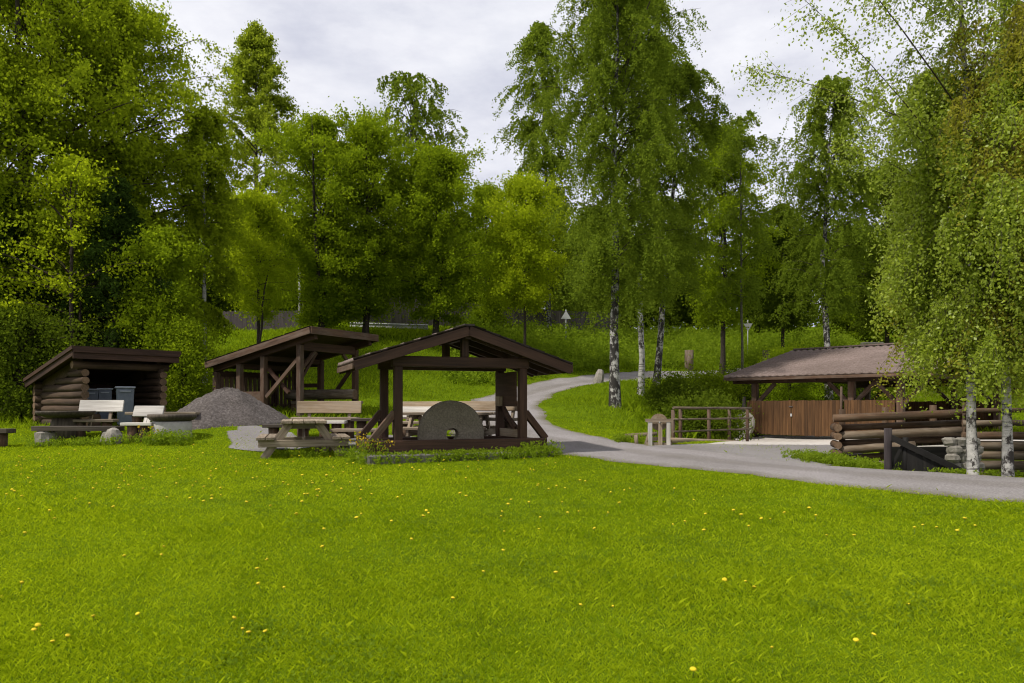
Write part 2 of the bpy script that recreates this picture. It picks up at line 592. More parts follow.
def strip(name, path, half, lift, mat, nacross=9, rag=.12):
    d = np.gradient(path, axis=0)
    d /= np.linalg.norm(d, axis=1)[:, None]
    nrm = np.stack([-d[:, 1], d[:, 0]], -1)
    n = len(path)
    hl = half + np.convolve(rw.normal(0, rag, n + 4), np.ones(5) / 3, 'valid')
    hr = half + np.convolve(rw.normal(0, rag, n + 4), np.ones(5) / 3, 'valid')
    V = []
    G = []
    for j in range(nacross):
        t = j / (nacross - 1) * 2 - 1
        G.append(np.stack([np.arange(n) * .3, np.full(n, t * half), np.zeros(n)], -1))
        off = np.where(t < 0, t * hl, t * hr)
        q = path + nrm * off[:, None]
        z = gz_arr(q[:, 0], q[:, 1]) + lift * (1 if abs(t) < .99 else .1)
        V.append(np.stack([q[:, 0], q[:, 1], z], -1))
    V = np.stack(V, 1).reshape(-1, 3)
    ii = np.arange(n * nacross).reshape(n, nacross)
    Fs = np.stack([ii[:-1, :-1], ii[:-1, 1:], ii[1:, 1:], ii[1:, :-1]], -1).reshape(-1, 4)
    return link(name, np_mesh(name, V, Fs[:, ::-1], mat, smooth=True, gr=np.stack(G, 1).reshape(-1, 3)))


def resample(path, st=.3):
    seg = np.linalg.norm(np.diff(path, axis=0), axis=1)
    s = np.concatenate([[0], np.cumsum(seg)])
    t = np.arange(0, s[-1], st)
    return np.stack([np.interp(t, s, path[:, 0]), np.interp(t, s, path[:, 1])], -1)


ROADP = resample(ROAD)
def road_mat():
    m, nt, out = new_mat('gravel_road')
    v = coords(nt)
    f = noise(nt, v, 38, 6, .72)
    col = ramp(nt, f, [(.25, (.085, .078, .075)), (.5, (.20, .187, .184)), (.8, (.42, .395, .39))])
    at = node(nt, 'ShaderNodeAttribute', attribute_name='gr')
    sep = node(nt, 'ShaderNodeSeparateXYZ')
    nt.links.new(at.outputs['Vector'], sep.inputs[0])
    ab = node(nt, 'ShaderNodeMath', operation='ABSOLUTE')
    nt.links.new(sep.outputs['Y'], ab.inputs[0])
    n2 = noise(nt, v, 1.1, 5, .65)
    wob = node(nt, 'ShaderNodeMath', operation='MULTIPLY_ADD')
    nt.links.new(n2, wob.inputs[0])
    wob.inputs[1].default_value = .7
    nt.links.new(ab.outputs[0], wob.inputs[2])
    track = ramp(nt, wob.outputs[0], [(.30, (.90, .88, .84)), (.62, (.92, .90, .88)), (.88, (1.12, 1.11, 1.12)), (1.0, (1.1, 1.09, 1.09))])
    col = mixc(nt, 1.0, col, track, 'MULTIPLY')
    n3 = noise(nt, v, .45, 4, .6)
    tone = ramp(nt, n3, [(.3, (.82, .81, .79)), (.7, (1.12, 1.11, 1.12))])
    col = mixc(nt, 1.0, col, tone, 'MULTIPLY')
    edge = node(nt, 'ShaderNodeMapRange')
    edge.inputs['From Min'].default_value = 1.55
    edge.inputs['From Max'].default_value = 1.95
    nt.links.new(wob.outputs[0], edge.inputs['Value'])
    col = mixc(nt, edge.outputs[0], col, (.11, .098, .062))
    bsdf(nt, out, col, .95, .2, f, .8, .02)
    return m


M['roadgravel'] = road_mat()
road = strip('road', ROADP, 1.55, .03, M['roadgravel'], 11, .17)
tag(road, 'grey gravel road curving from the right up the hill', kind='structure')


def sheet(name, poly, lift, mat, cell=.3, label=None):
    """flat area draped on the ground, from a polygon"""
    poly = np.array(poly, float)
    x0, y0 = poly.min(0)
    x1, y1 = poly.max(0)
    xs, ys = np.arange(x0, x1 + cell, cell), np.arange(y0, y1 + cell, cell)
    gx, gy = np.meshgrid(xs, ys)
    ins = inside(gx.ravel(), gy.ravel(), poly).reshape(gx.shape)
    z = gz_arr(gx, gy).reshape(gx.shape) + lift
    ii = np.arange(gx.size).reshape(gx.shape)
    keep = ins[:-1, :-1] & ins[1:, :-1] & ins[:-1, 1:] & ins[1:, 1:]
    Fs = np.stack([ii[:-1, :-1], ii[:-1, 1:], ii[1:, 1:], ii[1:, :-1]], -1)[keep]
    used = np.unique(Fs)
    remap = np.zeros(gx.size, int)
    remap[used] = np.arange(len(used))
    V = np.stack([gx.ravel(), gy.ravel(), z.ravel()], -1)[used]
    o = link(name, np_mesh(name, V, remap[Fs], mat, smooth=True))
    return tag(o, label, kind='structure')


def inside(x, y, poly):
    res = np.zeros(len(x), bool)
    n = len(poly)
    j = n - 1
    for i in range(n):
        xi, yi = poly[i]
        xj, yj = poly[j]
        c = ((yi > y) != (yj > y)) & (x < (xj - xi) * (y - yi) / (yj - yi + 1e-12) + xi)
        res ^= c
        j = i
    return res


def blob(cx, cy, rx, ry, n=26, jit=.16, rot=0, seed=1):
    r = random.Random(seed)
    P = []
    for i in range(n):
        t = 2 * math.pi * i / n
        k = 1 + r.uniform(-jit, jit)
        a, b = rx * k * math.cos(t), ry * k * math.sin(t)
        P.append((cx + a * math.cos(rot) - b * math.sin(rot), cy + a * math.sin(rot) + b * math.cos(rot)))
    return P


PATCH1 = blob(-5.75, 17.5, .95, 1.7, jit=.2, seed=4, rot=.5)
PATCH2 = blob(-2.6, 17.0, 2.3, 1.5, seed=5, rot=-.3)
sheet('picnic_gravel_ground', PATCH1, .018, M['gravel'], .05, 'worn gravel patch between the picnic table and the round table')
sheet('picnic_gravel_path', PATCH2, .021, M['gravel'], .05, 'worn gravel under the benches behind the millstone roof')
GAPRON = [(2.3, 16.1), (3.4, 16.75), (4.4, 17.3), (7.2, 18.2), (8.5, 18.9), (8.3, 17.6), (7.3, 15.9), (6.2, 14.4), (5.4, 13.4), (4.0, 14.2), (3.0, 15.3)]
sheet('gravel_forecourt', GAPRON, .024, M['gravel'], .05, 'grey gravel widening from the road to the concrete apron')
BARN0 = np.array((8.32, 26.0))
BF = np.array((.665, -.747))
BD = np.array((.747, .665))
b_a, b_b, b_c, b_d = BARN0 - BF * .8 - BD * .1, BARN0 + BF * 9.5 - BD * .1, BARN0 + BF * 9.5 + BD * 8, BARN0 - BF * .8 + BD * 8
APRON = [(4.25, 17.0), (7.2, 17.9), (8.3, 18.6), (10.2, 19.6), (12.5, 19.5), tuple(b_b), tuple(b_c), tuple(b_d), tuple(b_a), (5.9, 19.4)]
sheet('concrete_pavement', APRON, .026, M['apron'], .07, 'pale concrete apron in front of the board barn')


def road_dist(x, y):
    d = np.full(len(x), 99.0)
    for s in range(0, len(x), 20000):
        dd = (x[s:s + 20000, None] - ROADP[None, :, 0]) ** 2 + (y[s:s + 20000, None] - ROADP[None, :, 1]) ** 2
        d[s:s + 20000] = np.sqrt(dd.min(1))
    return d


# ------------------------------------------------------------------ grass
def blades(name, x, y, h, w, lean, mat, tone, rs, zbase=-.01):
    n = len(x)
    z = gz_arr(x, y) + zbase
    az = rs.uniform(0, 2 * np.pi, n)
    la = rs.uniform(0, 2 * np.pi, n)
    ll = rs.uniform(0, 1, n) * lean * h
    V = np.empty((n, 4, 3))
    dx, dy = np.cos(az) * w / 2, np.sin(az) * w / 2
    V[:, 0] = np.stack([x - dx, y - dy, z], -1)
    V[:, 1] = np.stack([x + dx, y + dy, z], -1)
    mx, my = x + np.cos(la) * ll * .35, y + np.sin(la) * ll * .35
    V[:, 2] = np.stack([mx + dx * .7, my + dy * .7, z + h * .62], -1)
    V[:, 3] = np.stack([x + np.cos(la) * ll, y + np.sin(la) * ll, z + h], -1)
    ids = np.arange(n)[:, None] * 4
    Fs = np.concatenate([ids + np.array([[0, 1, 2]]), ids + np.array([[0, 2, 3]])], 1).reshape(-1, 3)
    return link(name, np_mesh(name, V.reshape(-1, 3), Fs, mat, tone=np.repeat(tone, 2)))


def pnoise(x, y, s, seed=0):
    r = np.random.RandomState(seed)
    out = np.zeros(len(x))
    for _ in range(7):
        a = r.uniform(0, 2 * np.pi)
        k = r.uniform(.6, 1.7) * s
        out += np.sin((x * np.cos(a) + y * np.sin(a)) * k + r.uniform(0, 6.28))
    return out / 7 * 1.6


rs = np.random.RandomState(11)


def lawn():
    xs, ys = [], []
    for d0, d1, dens in ((3.0, 4.6, 8000), (4.6, 6.5, 5200), (6.5, 9, 3000), (9, 12.5, 1700), (12.5, 17.5, 1000), (17.5, 22, 450)):
        half = .78 * d1 + 2.2
        n = int(dens * 2 * half * (d1 - d0))
        xs.append(rs.uniform(-half, half, n))
        ys.append(rs.uniform(d0, d1, n))
    x, y = np.concatenate(xs), np.concatenate(ys)
    rd = road_dist(x, y)
    keep = rd > 1.42 + rs.normal(0, .13, len(x)) + .22 * pnoise(x, y, 1.6, 23)
    for poly in (PATCH1, PATCH2, GAPRON):
        ins = inside(x + .12 * pnoise(x, y, 6, 41), y + .12 * pnoise(x, y, 6, 42), np.array(poly)) & (rs.uniform(0, 1, len(x)) > np.where(pnoise(x, y, 2.4, 43) > .05, .85, .22))
        keep &= ~ins
    keep &= ~inside(x, y, np.array(APRON))
    keep &= ~((x > 9) & (y > 16.5))
    x, y = x[keep], y[keep]
    n = len(x)
    dist = np.hypot(x, y)
    h = rs.uniform(.022, .046, n) * (1 + .22 * pnoise(x, y, 2.2, 5))
    tall = rs.uniform(0, 1, n) < .012
    h = np.where(tall, h * 1.9, h)
    w = rs.uniform(.003, .0052, n) * np.clip(dist / 5.0, .9, 4)
    tone = np.clip(.5 + .22 * pnoise(x, y, .8, 2) + .16 * pnoise(x, y, 6.0, 9) + .16 * pnoise(x, y, 17.0, 19) + rs.normal(0, .26, n), 0, 1)
    tone = np.where(rs.uniform(0, 1, n) < .09, 1.0, tone * .82)  # scattered full-tone blades: glinting highlights painted into the blade colour
    o = blades('lawn_grass', x, y, h, w, 1.3, M['blade'], tone, rs)
    tag(o, 'bright mown lawn grass filling the foreground', 'grass', kind='stuff')
    # low clover and plantain patches between the blades
    m = 900
    d = 3.6 + 12.0 * rs.uniform(0, 1, m) ** 1.1
    cx_ = rs.uniform(-.8, .8, m) * d
    ok = (pnoise(cx_, d, 1.7, 51) > .05) & (road_dist(cx_, d) > 1.9)
    cx_, d = cx_[ok], d[ok]
    k = 42
    ci = np.repeat(np.arange(len(cx_)), k)
    rad = rs.uniform(.05, .17, len(cx_))[ci]
    px_, py_ = cx_[ci] + rs.normal(0, 1, len(ci)) * rad, d[ci] + rs.normal(0, 1, len(ci)) * rad
    P = np.stack([px_, py_, gz_arr(px_, py_) + rs.uniform(.012, .05, len(ci))], -1)
    V, Fs = leaf_quads(P, .022, rs, up=.2, aspect=.8, hang=0)
    o = link('lawn_clover', np_mesh('lawn_clover', V, Fs, M['weed'], tone=np.clip(rs.normal(.22, .18, len(P)), 0, 1)))
    tag(o, 'low clover leaves in darker patches of the lawn', 'clover', kind='stuff')



def bank():
    n = 210000
    x = rs.uniform(-30, 34, n)
    y = rs.uniform(21, 58, n)
    keep = (np.abs(x) < .78 * y + 3)
    rd = road_dist(x, y)
    keep &= rd > 1.55 + rs.normal(0, .12, n)
    keep &= ~inside(x, y, np.array(APRON))
    x, y, rd = x[keep], y[keep], rd[keep]
    n = len(x)
    h = rs.uniform(.08, .24, n) * (1 + .5 * pnoise(x, y, .8, 8)) * np.clip((rd - 1.2) / 2, .35, 1)
    h *= np.where((y > 40) | (x > 4), 1.5, 1.0)
    w = rs.uniform(.016, .04, n) * np.clip(y / 30, .7, 1.6)
    tone = np.clip(.48 + .25 * pnoise(x, y, .5, 3) + rs.normal(0, .24, n), 0, 1)
    o = blades('bank_grass', x, y, h, w, .9, M['bankblade'], tone, rs)
    tag(o, 'longer meadow grass covering the bank behind the shelters', 'grass', kind='stuff')



# ------------------------------------------------------------------ leaves
def leaf_quads(P, size, rs, up=.35, aspect=.62, hang=0.0):
    """one rhombus per point; returns V (4n,3), F (n,4)"""
    n = len(P)
    d = rs.normal(0, 1, (n, 3))
    d[:, 2] -= hang
    d /= np.linalg.norm(d, axis=1)[:, None]
    e = rs.normal(0, 1, (n, 3))
    e[:, 2] *= up
    s = np.cross(d, e)
    s /= np.linalg.norm(s, axis=1)[:, None] + 1e-9
    sz = (size * rs.uniform(.6, 1.35, n))[:, None]
    V = np.empty((n, 4, 3))
    V[:, 0] = P - d * sz * .5
    V[:, 1] = P + s * sz * aspect * .5
    V[:, 2] = P + d * sz * .5
    V[:, 3] = P - s * sz * aspect * .5
    return V.reshape(-1, 3), (np.arange(n)[:, None] * 4 + np.arange(4)[None])


lawn()
bank()


def prof_fn(kind):
    if kind == 'birch':
        return lambda t: np.clip(np.sin(np.pi * (t * .80 + .14)), 0, 1) ** .62 * (1.08 - .25 * t)
    if kind == 'round':
        return lambda t: np.clip(1 - np.abs(2 * t - .9) ** 2.4 * .86, .12, 1)
    if kind == 'aspen':
        return lambda t: np.clip(1 - t ** 1.7, 0, 1) ** .8 * np.clip(.6 + t * 2.2, 0, 1)
    if kind == 'spruce':
        return lambda t: np.clip(1 - t, 0.02, 1) ** .9
    return lambda t: np.ones_like(t)


def grow(kind, h0, H, R, nb, nt, nl, rs, el=(25, 55), droop=.25, tl=.8, thang=.3, jit=.07, lean=(0, 0), azr=None, s0=.25, trunk_h=None):
    """branches as polylines, twig segments and leaf points round a trunk along z (local)"""
    t = np.sort(rs.uniform(0, 1, nb)) ** .9
    hb = h0 + t * (H - h0) * .97
    az = (np.arange(nb) * 2.399963 + rs.normal(0, .5, nb)) if azr is None else rs.uniform(azr[0], azr[1], nb)
    L = R * prof_fn(kind)(t) * (rs.uniform(.45, 1.22, nb) if kind != 'aspen' else rs.uniform(.78, 1.08, nb)) * (1 + .16 * np.sin(az * 2 + hb * 1.7 / max(R, .5)))
    e = np.radians(el[0] + (el[1] - el[0]) * t + rs.normal(0, 8, nb))
    K = 6
    s = np.linspace(0, 1, K)
    hor = np.stack([np.cos(az), np.sin(az)], -1)
    th = trunk_h or H
    pts = np.empty((nb, K, 3))
    bend = rs.normal(0, .10, (nb, 2))
    for i, q in enumerate(s):
        r = L * q
        pts[:, i, 0] = hor[:, 0] * r + bend[:, 0] * L * q * q + lean[0] * (hb / th) ** 1.3
        pts[:, i, 1] = hor[:, 1] * r + bend[:, 1] * L * q * q + lean[1] * (hb / th) ** 1.3
        pts[:, i, 2] = np.minimum(hb + np.tan(e) * r * (1 - .35 * q), hb + (H * 1.02 - hb) * .9) - droop * L * q * q
    # twigs
    bi = np.repeat(np.arange(nb), nt)
    sp = s0 + (1 - s0) * rs.uniform(0, 1, nb * nt) ** .8
    f = sp * (K - 1)
    i0 = np.minimum(f.astype(int), K - 2)
    fr = (f - i0)[:, None]
    base = pts[bi, i0] * (1 - fr) + pts[bi, i0 + 1] * fr
    bd = pts[bi, i0 + 1] - pts[bi, i0]
    bd /= np.linalg.norm(bd, axis=1)[:, None] + 1e-9
    d = bd * .7 + rs.normal(0, .62, (len(bi), 3))
    d /= np.linalg.norm(d, axis=1)[:, None]
    d[:, 2] -= thang * 2
    d /= np.linalg.norm(d, axis=1)[:, None]
    tlen = tl * rs.uniform(.45, 1.25, len(bi)) * (.55 + .45 * np.minimum(1, L[bi] / (R * .6 + 1e-6)))
    # leaves
    ti = np.repeat(np.arange(len(bi)), nl)
    u = rs.uniform(0, 1, len(ti))
    P = base[ti] + d[ti] * (tlen[ti] * u)[:, None]
    P[:, 2] -= thang * tlen[ti] * u * u * .5
    P += rs.normal(0, 1, P.shape) * (jit * (.5 + u))[:, None]
    tw = np.stack([base, base + d * tlen[:, None]], 1)
    clump = rs.normal(0, .17, len(bi))[ti]
    return pts, tw, P, clump, L


def tubes_np(polys, r0, r1, n=4):
    """many polylines (m,K,3) -> tapering tubes"""
    m, K, _ = polys.shape
    d = np.gradient(polys, axis=1)
    d /= np.linalg.norm(d, axis=2)[..., None] + 1e-9
    ref = np.array([.31, .17, .94])
    a = np.cross(d, ref)
    a /= np.linalg.norm(a, axis=2)[..., None] + 1e-9
    b = np.cross(d, a)
    th = np.arange(n) * 2 * np.pi / n
    rad = (np.asarray(r0)[:, None] * (1 - np.linspace(0, 1, K))[None] + np.asarray(r1)[:, None] * np.linspace(0, 1, K)[None])
    V = polys[:, :, None, :] + rad[..., None, None] * (np.cos(th)[None, None, :, None] * a[:, :, None] + np.sin(th)[None, None, :, None] * b[:, :, None])
    base = (np.arange(m)[:, None, None] * K + np.arange(K - 1)[None, :, None]) * n
    j = np.arange(n)[None, None, :]
    k = (j + 1) % n
    Fs = np.stack([base + j, base + k, base + n + k, base + n + j], -1).reshape(-1, 4)
    return V.reshape(-1, 3), Fs


def tree(name, label, x, y, H, grows, leaf, leafsize, bark, r0, seed, cat='tree', group=None, lean=(0, 0), stems=1, twigs=False, hang=.3, rz=0.0,
         leaf2=None, sink=.1, aspect=.62):
    rs = np.random.RandomState(seed)
    root = thing(name, (x, y, gz(x, y) - sink), rz, label, cat, group)
    VV, FF, off, nst = [], [], 0, 0
    # stems
    K = 12
    for sidx in range(stems):
        s = np.linspace(0, 1, K)
        ox, oy = (0, 0) if stems == 1 else (rs.normal(0, r0 * .8), rs.normal(0, r0 * .8))
        sx, sy = (0, 0) if stems == 1 else (rs.normal(0, H * .05), rs.normal(0, H * .05))
        w = np.cumsum(rs.normal(0, r0 * .32, (K, 2)), 0)
        w[0] = 0
        P = np.stack([ox + sx * s + lean[0] * s ** 1.3 + w[:, 0], oy + sy * s + lean[1] * s ** 1.3 + w[:, 1], s * H * (.97 if sidx == 0 else .68)], -1)
        rr = r0 * (1 - s) ** .8 * (1 if sidx == 0 else .75) + .008
        rr[0] *= 1.35
        d = np.gradient(P, axis=0)
        n = 10
        th = np.arange(n) * 2 * np.pi / n
        V = P[:, None, :] + rr[:, None, None] * np.stack([np.cos(th), np.sin(th), 0 * th], -1)[None]
        V[:, :, :2] += rs.normal(0, 1, (K, n, 2)) * rr[:, None, None] * .06
        j = np.arange(n)
        k = (j + 1) % n
        bse = np.arange(K - 1)[:, None] * n
        Fs = np.stack([bse + j, bse + k, bse + n + k, bse + n + j], -1).reshape(-1, 4)
        VV.append(V.reshape(-1, 3))
        FF.append(Fs + off)
        off += K * n
        nst += len(Fs)
    Ps, Cl, L2 = [], [], []
    for gi, g in enumerate(grows):
        pts, tw, P, cl, L = grow(rs=rs, lean=lean, trunk_h=H, **g)
        V, Fs = tubes_np(pts, np.clip(L * (.0042 if twigs else .013), .006, r0 * .45), np.full(len(L), .004), 4)
        VV.append(V)
        FF.append(Fs + off)
        off += len(V)
        if twigs:
            m = len(tw)
            V, Fs = tubes_np(tw, np.full(m, .0035), np.full(m, .0012), 3)
            VV.append(V)
            FF.append(Fs + off)
            off += len(V)
        Ps.append(P)
        Cl.append(cl)
        L2.append(np.full(len(P), gi))
    tr = link('trunk', np_mesh('trunk', np.concatenate(VV), np.concatenate(FF), [bark, M['twig']], smooth=True, midx=(np.arange(sum(len(f) for f in FF)) >= nst).astype(int)), root)
    P = np.concatenate(Ps)
    cl = np.concatenate(Cl)
    gi = np.concatenate(L2)
    P[:, 2] = np.maximum(P[:, 2], .12)
    V, Fs = leaf_quads(P, leafsize, rs, hang=hang, aspect=aspect)
    tone = np.clip(.45 + cl + rs.normal(0, .2, len(P)), 0, 1)
    mats = [leaf] + ([leaf2] if leaf2 else [])
    midx = np.zeros(len(P), int) if not leaf2 else (gi % 2)
    link('crown', np_mesh('crown', V, Fs, mats, tone=tone, midx=midx), root)
    return root


def copy_tree(o, x, y, rz, sc, label, group):
    r = o.copy()
    C.objects.link(r)
    r.location = (x, y, gz(x, y) - .1)
    r.rotation_euler = (0, 0, rz)
    r.scale = sc
    r['label'] = label
    r['group'] = group
    for ch in list(o.children):
        c = ch.copy()
        C.objects.link(c)
        c.parent = r
    return r


def T(kind, name, label, px, D, top, rpx, bottom, seed, nb, nt, nl, ls, leaf=None, bark=None, r0=.15, **kw):
    """a tree placed by column, distance, the row of its top and of its lowest leaves"""
    x, y = X(px, D), D
    g = gz(x, y)
    H = Z(top, D) - g + .1
    h0 = max(.4, Z(bottom, D) - g)
    R = rpx * D / F
    extra = {k: kw.pop(k) for k in list(kw) if k in ('lean', 'stems', 'twigs', 'hang', 'group', 'rz', 'cat')}
    base = dict(birch=dict(el=(38, 64), droop=.34, tl=1.0, thang=.55, jit=.055, s0=.16),
                round=dict(el=(18, 62), droop=.16, tl=.85, thang=.15, jit=.13, s0=.12),
                aspen=dict(el=(30, 50), droop=.1, tl=.7, thang=.1, jit=.10),
                spruce=dict(el=(4, 25), droop=.28, tl=.55, thang=.35, jit=.05))[kind].copy()
    base.update(kw)
    if kind != 'spruce':
        nl = int(nl * (1.4 if kind == 'round' else 1.7))
        ls *= .76 if kind == 'round' else .78
        if kind in ('round', 'birch'):
            nb = int(nb * (1.22 if kind == 'round' else 1.0))
            nt = int(nt * (1.15 if kind == 'round' else .92))
            ls *= 1.0 if kind == 'round' else 1.14
    leaf = leaf or dict(birch='leaf_birch', round='leaf_round', aspen='leaf_aspen', spruce='leaf_spruce')[kind]
    bark = bark or dict(birch='birchbark_dark', round='bark', aspen='aspenbark', spruce='bark')[kind]
    return tree(name, label, x, y, H, [dict(kind=kind, h0=h0, H=H, R=R, nb=nb, nt=nt, nl=nl, **base)], M[leaf], ls, M[bark], r0, seed,
                aspect=.3 if kind == 'spruce' else .62, **extra)


def trees():
    # ---- left mass
    T('round', 'willow_tree', 'huge dense willow at the left edge, reaching above the frame over the log shelter', 30, 28, -55, 135, 330, 1, 150, 18, 26, .17, 'leaf_willow', r0=.3, stems=3, tl=1.1, thang=.25)
    T('round', 'willow_tree', 'willow at the far left edge in front of the huge one, lower and lighter', -12, 25.5, 40, 82, 345, 52, 90, 16, 24, .15, 'leaf_willow', r0=.16, stems=2, tl=1.0, thang=.25)
    T('round', 'willow_tree', 'broad willow with the rounded shoulder left of the pointed aspen', 120, 30, 4, 98, 330, 2, 130, 18, 26, .16, 'leaf_willow', r0=.26, stems=2, tl=1.0, thang=.25)
    T('birch', 'birch_tree', 'slender birch with thin white trunk between willow and open shelter', 204, 31, 112, 38, 322, 3, 70, 14, 30, .13, 'leaf_willow', 'birchbark', r0=.10, tl=.9)
    T('spruce', 'spruce_tree', 'dark spruce standing directly behind the log shelter', 118, 26, 172, 74, 352, 4, 150, 20, 16, .14, r0=.22, group='spruces by the log shelter')
    T('spruce', 'spruce_tree', 'dark spruce at the far left edge beside the log shelter', 8, 25.5, 185, 80, 385, 5, 120, 18, 16, .14, r0=.2, group='spruces by the log shelter')
    T('round', 'rowan_tree', 'rowan with bright leaf sprays in front of the dark spruce', 70, 24.6, 165, 84, 350, 6, 34, 6, 22, .14, 'leaf_light', 'bark', r0=.09, stems=2, tl=.7)
    T('round', 'rowan_tree', 'small rowan behind the right end of the log shelter', 160, 25.5, 235, 40, 365, 7, 36, 12, 22, .14, 'leaf_round', 'bark', r0=.07, tl=.6)
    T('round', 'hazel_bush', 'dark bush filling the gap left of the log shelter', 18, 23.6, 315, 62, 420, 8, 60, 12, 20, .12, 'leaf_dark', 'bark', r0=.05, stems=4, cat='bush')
    T('round', 'hazel_bush', 'leafy bush between log shelter and open shelter', 184, 25.0, 330, 26, 408, 9, 36, 12, 20, .11, 'leaf_round', 'bark', r0=.04, stems=3, cat='bush')
    # ---- middle
    T('aspen', 'aspen_tree', 'tall pointed aspen with sky gaps rising above the other trees', 255, 48, 20, 58, 300, 10, 170, 13, 20, .20, r0=.2, stems=1)
    T('round', 'maple_tree', 'dense rounded tree right of the aspen above the open shelter', 320, 39, 120, 60, 322, 11, 110, 17, 24, .17, stems=3, r0=.13)
    T('round', 'maple_tree', 'multi-stemmed tree in the middle of the bank behind the millstone roof', 366, 40, 122, 62, 318, 12, 110, 17, 24, .17, stems=4, r0=.12)
    T('round', 'maple_tree', 'dark-trunked tree on the bank directly above the millstone roof', 436, 40, 156, 58, 316, 13, 100, 17, 24, .17, r0=.17)
    T('round', 'maple_tree', 'lower light tree at the foot of the aspen', 258, 36, 200, 38, 310, 14, 60, 13, 22, .15, 'leaf_light', stems=2, r0=.08)
    T('round', 'maple_tree', 'small tree filling the gap before the birch group', 487, 47, 186, 36, 320, 15, 70, 13, 22, .18, r0=.1)
    T('birch', 'birch_tree', 'far birch with hazy drooping top behind the middle trees', 416, 55, 78, 60, 300, 16, 80, 15, 24, .19, 'leaf_birch', r0=.18, tl=1.5)
    T('round', 'young_maple', 'yellow-green young maple with thin trunk right of the millstone roof ridge', 524, 39, 182, 46, 306, 17, 70, 14, 24, .16, 'leaf_light', 'bark', r0=.08)
    # ---- birch group
    T('birch', 'birch_tree', 'birch beyond the road left of the main group, its own tip standing apart', 549, 51, 28, 38, 292, 18, 95, 18, 36, .155, r0=.17, lean=(-.7, 0), tl=1.9)
    T('birch', 'birch_tree', 'nearest and thickest birch by the road bend with rough dark bark', 615, 25, -60, 64, 300, 19, 112, 17, 50, .085, r0=.15, tl=1.15)
    T('birch', 'birch_tree', 'middle birch of the group with slim white trunk', 641, 29, -35, 64, 290, 20, 84, 16, 46, .095, 'leaf_birch', 'birchbark', r0=.11, lean=(-.4, 0), tl=1.15)
    T('birch', 'birch_tree', 'right-hand birch of the group with black and white trunk', 656, 31, 66, 60, 285, 21, 78, 16, 44, .10, r0=.14, lean=(.9, 0), tl=1.1)
    # ---- right of the birches
    T('round', 'alder_tree', 'dark dense tree just right of the birch group', 722, 44, 128, 50, 322, 22, 90, 16, 24, .18, 'leaf_round', r0=.15)
    T('birch', 'birch_tree', 'thin sparse young birch with an airy top left of the barn', 742, 33, 116, 36, 300, 23, 36, 11, 22, .12, 'leaf_birch', 'aspenbark', r0=.06, tl=.8, el=(40, 65))
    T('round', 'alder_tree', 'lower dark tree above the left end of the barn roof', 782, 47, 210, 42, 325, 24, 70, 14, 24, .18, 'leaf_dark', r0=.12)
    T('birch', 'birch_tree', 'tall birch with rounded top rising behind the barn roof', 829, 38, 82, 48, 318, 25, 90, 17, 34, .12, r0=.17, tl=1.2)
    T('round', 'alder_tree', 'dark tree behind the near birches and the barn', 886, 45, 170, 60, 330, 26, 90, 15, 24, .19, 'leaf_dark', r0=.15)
    T('round', 'alder_tree', 'bushy tree behind the right-hand birch trunks', 975, 40, 150, 75, 360, 27, 80, 15, 24, .18, 'leaf_dark', r0=.15)
    # ---- bushes in the hollow
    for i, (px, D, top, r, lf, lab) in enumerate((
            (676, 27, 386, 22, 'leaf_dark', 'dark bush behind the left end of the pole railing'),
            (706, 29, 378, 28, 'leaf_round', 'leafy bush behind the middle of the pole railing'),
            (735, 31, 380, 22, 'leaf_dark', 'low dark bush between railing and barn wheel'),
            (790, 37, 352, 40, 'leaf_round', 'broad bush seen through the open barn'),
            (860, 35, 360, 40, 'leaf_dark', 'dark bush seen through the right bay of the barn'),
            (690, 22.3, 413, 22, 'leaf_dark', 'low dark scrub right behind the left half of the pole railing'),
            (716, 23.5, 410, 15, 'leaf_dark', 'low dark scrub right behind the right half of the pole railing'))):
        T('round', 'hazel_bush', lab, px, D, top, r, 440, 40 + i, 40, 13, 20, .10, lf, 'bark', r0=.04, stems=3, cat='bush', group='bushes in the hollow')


trees()


def near_birches():
    def J(name, label, px, D, H, seed, grows, leaf, bark, r0, lean=(0, 0), leaf2=None):
        x = X(px, D)
        return tree(name, label, x, D, H, grows, M[leaf], .054, M[bark], r0, seed, lean=lean, twigs=True, hang=.5, leaf2=leaf2 and M[leaf2])
    hang = dict(kind='none', el=(38, 54), droop=.42, tl=.85, thang=.75, jit=.05, s0=.2)
    J('birch_tree', 'near birch with drooping leaves over the log wall, left of two white trunks', 974, 12.25, 11.0, 61,
      [dict(hang, h0=1.9, H=6.9, R=1.22, nb=66, nt=26, nl=64),
       dict(kind='none', el=(36, 54), droop=-.12, tl=.5, thang=.35, jit=.08, s0=.3, h0=4.4, H=9.6, R=3.6, nb=14, nt=36, nl=26, azr=(2.7, 3.7)),
       dict(hang, h0=6.0, H=11, R=1.5, nb=30, nt=16, nl=26),
       dict(hang, h0=2.2, H=4.4, R=1.02, nb=26, nt=24, nl=46, el=(12, 26), droop=.4)],
      'leaf_birch_near', 'birchbark', .068, lean=(-.15, .1))
    J('birch_tree', 'near birch with rusty catkins among its leaves, right of two white trunks', 1008, 12.0, 12.0, 62,
      [dict(hang, h0=2.3, H=7.5, R=1.3, nb=46, nt=20, nl=50), dict(hang, h0=2.6, H=10.0, R=1.4, nb=44, nt=18, nl=50)],
      'leaf_rust', 'birchbark', .063, lean=(.25, .3), leaf2='leaf_birch_near')
    J('birch_tree', 'near birch at the right edge whose trunk stands outside the frame', 1130, 13.2, 12.0, 63,
      [dict(hang, h0=2.0, H=11, R=2.0, nb=70, nt=18, nl=50)],
      'leaf_birch_near', 'birchbark', .11)

near_birches()


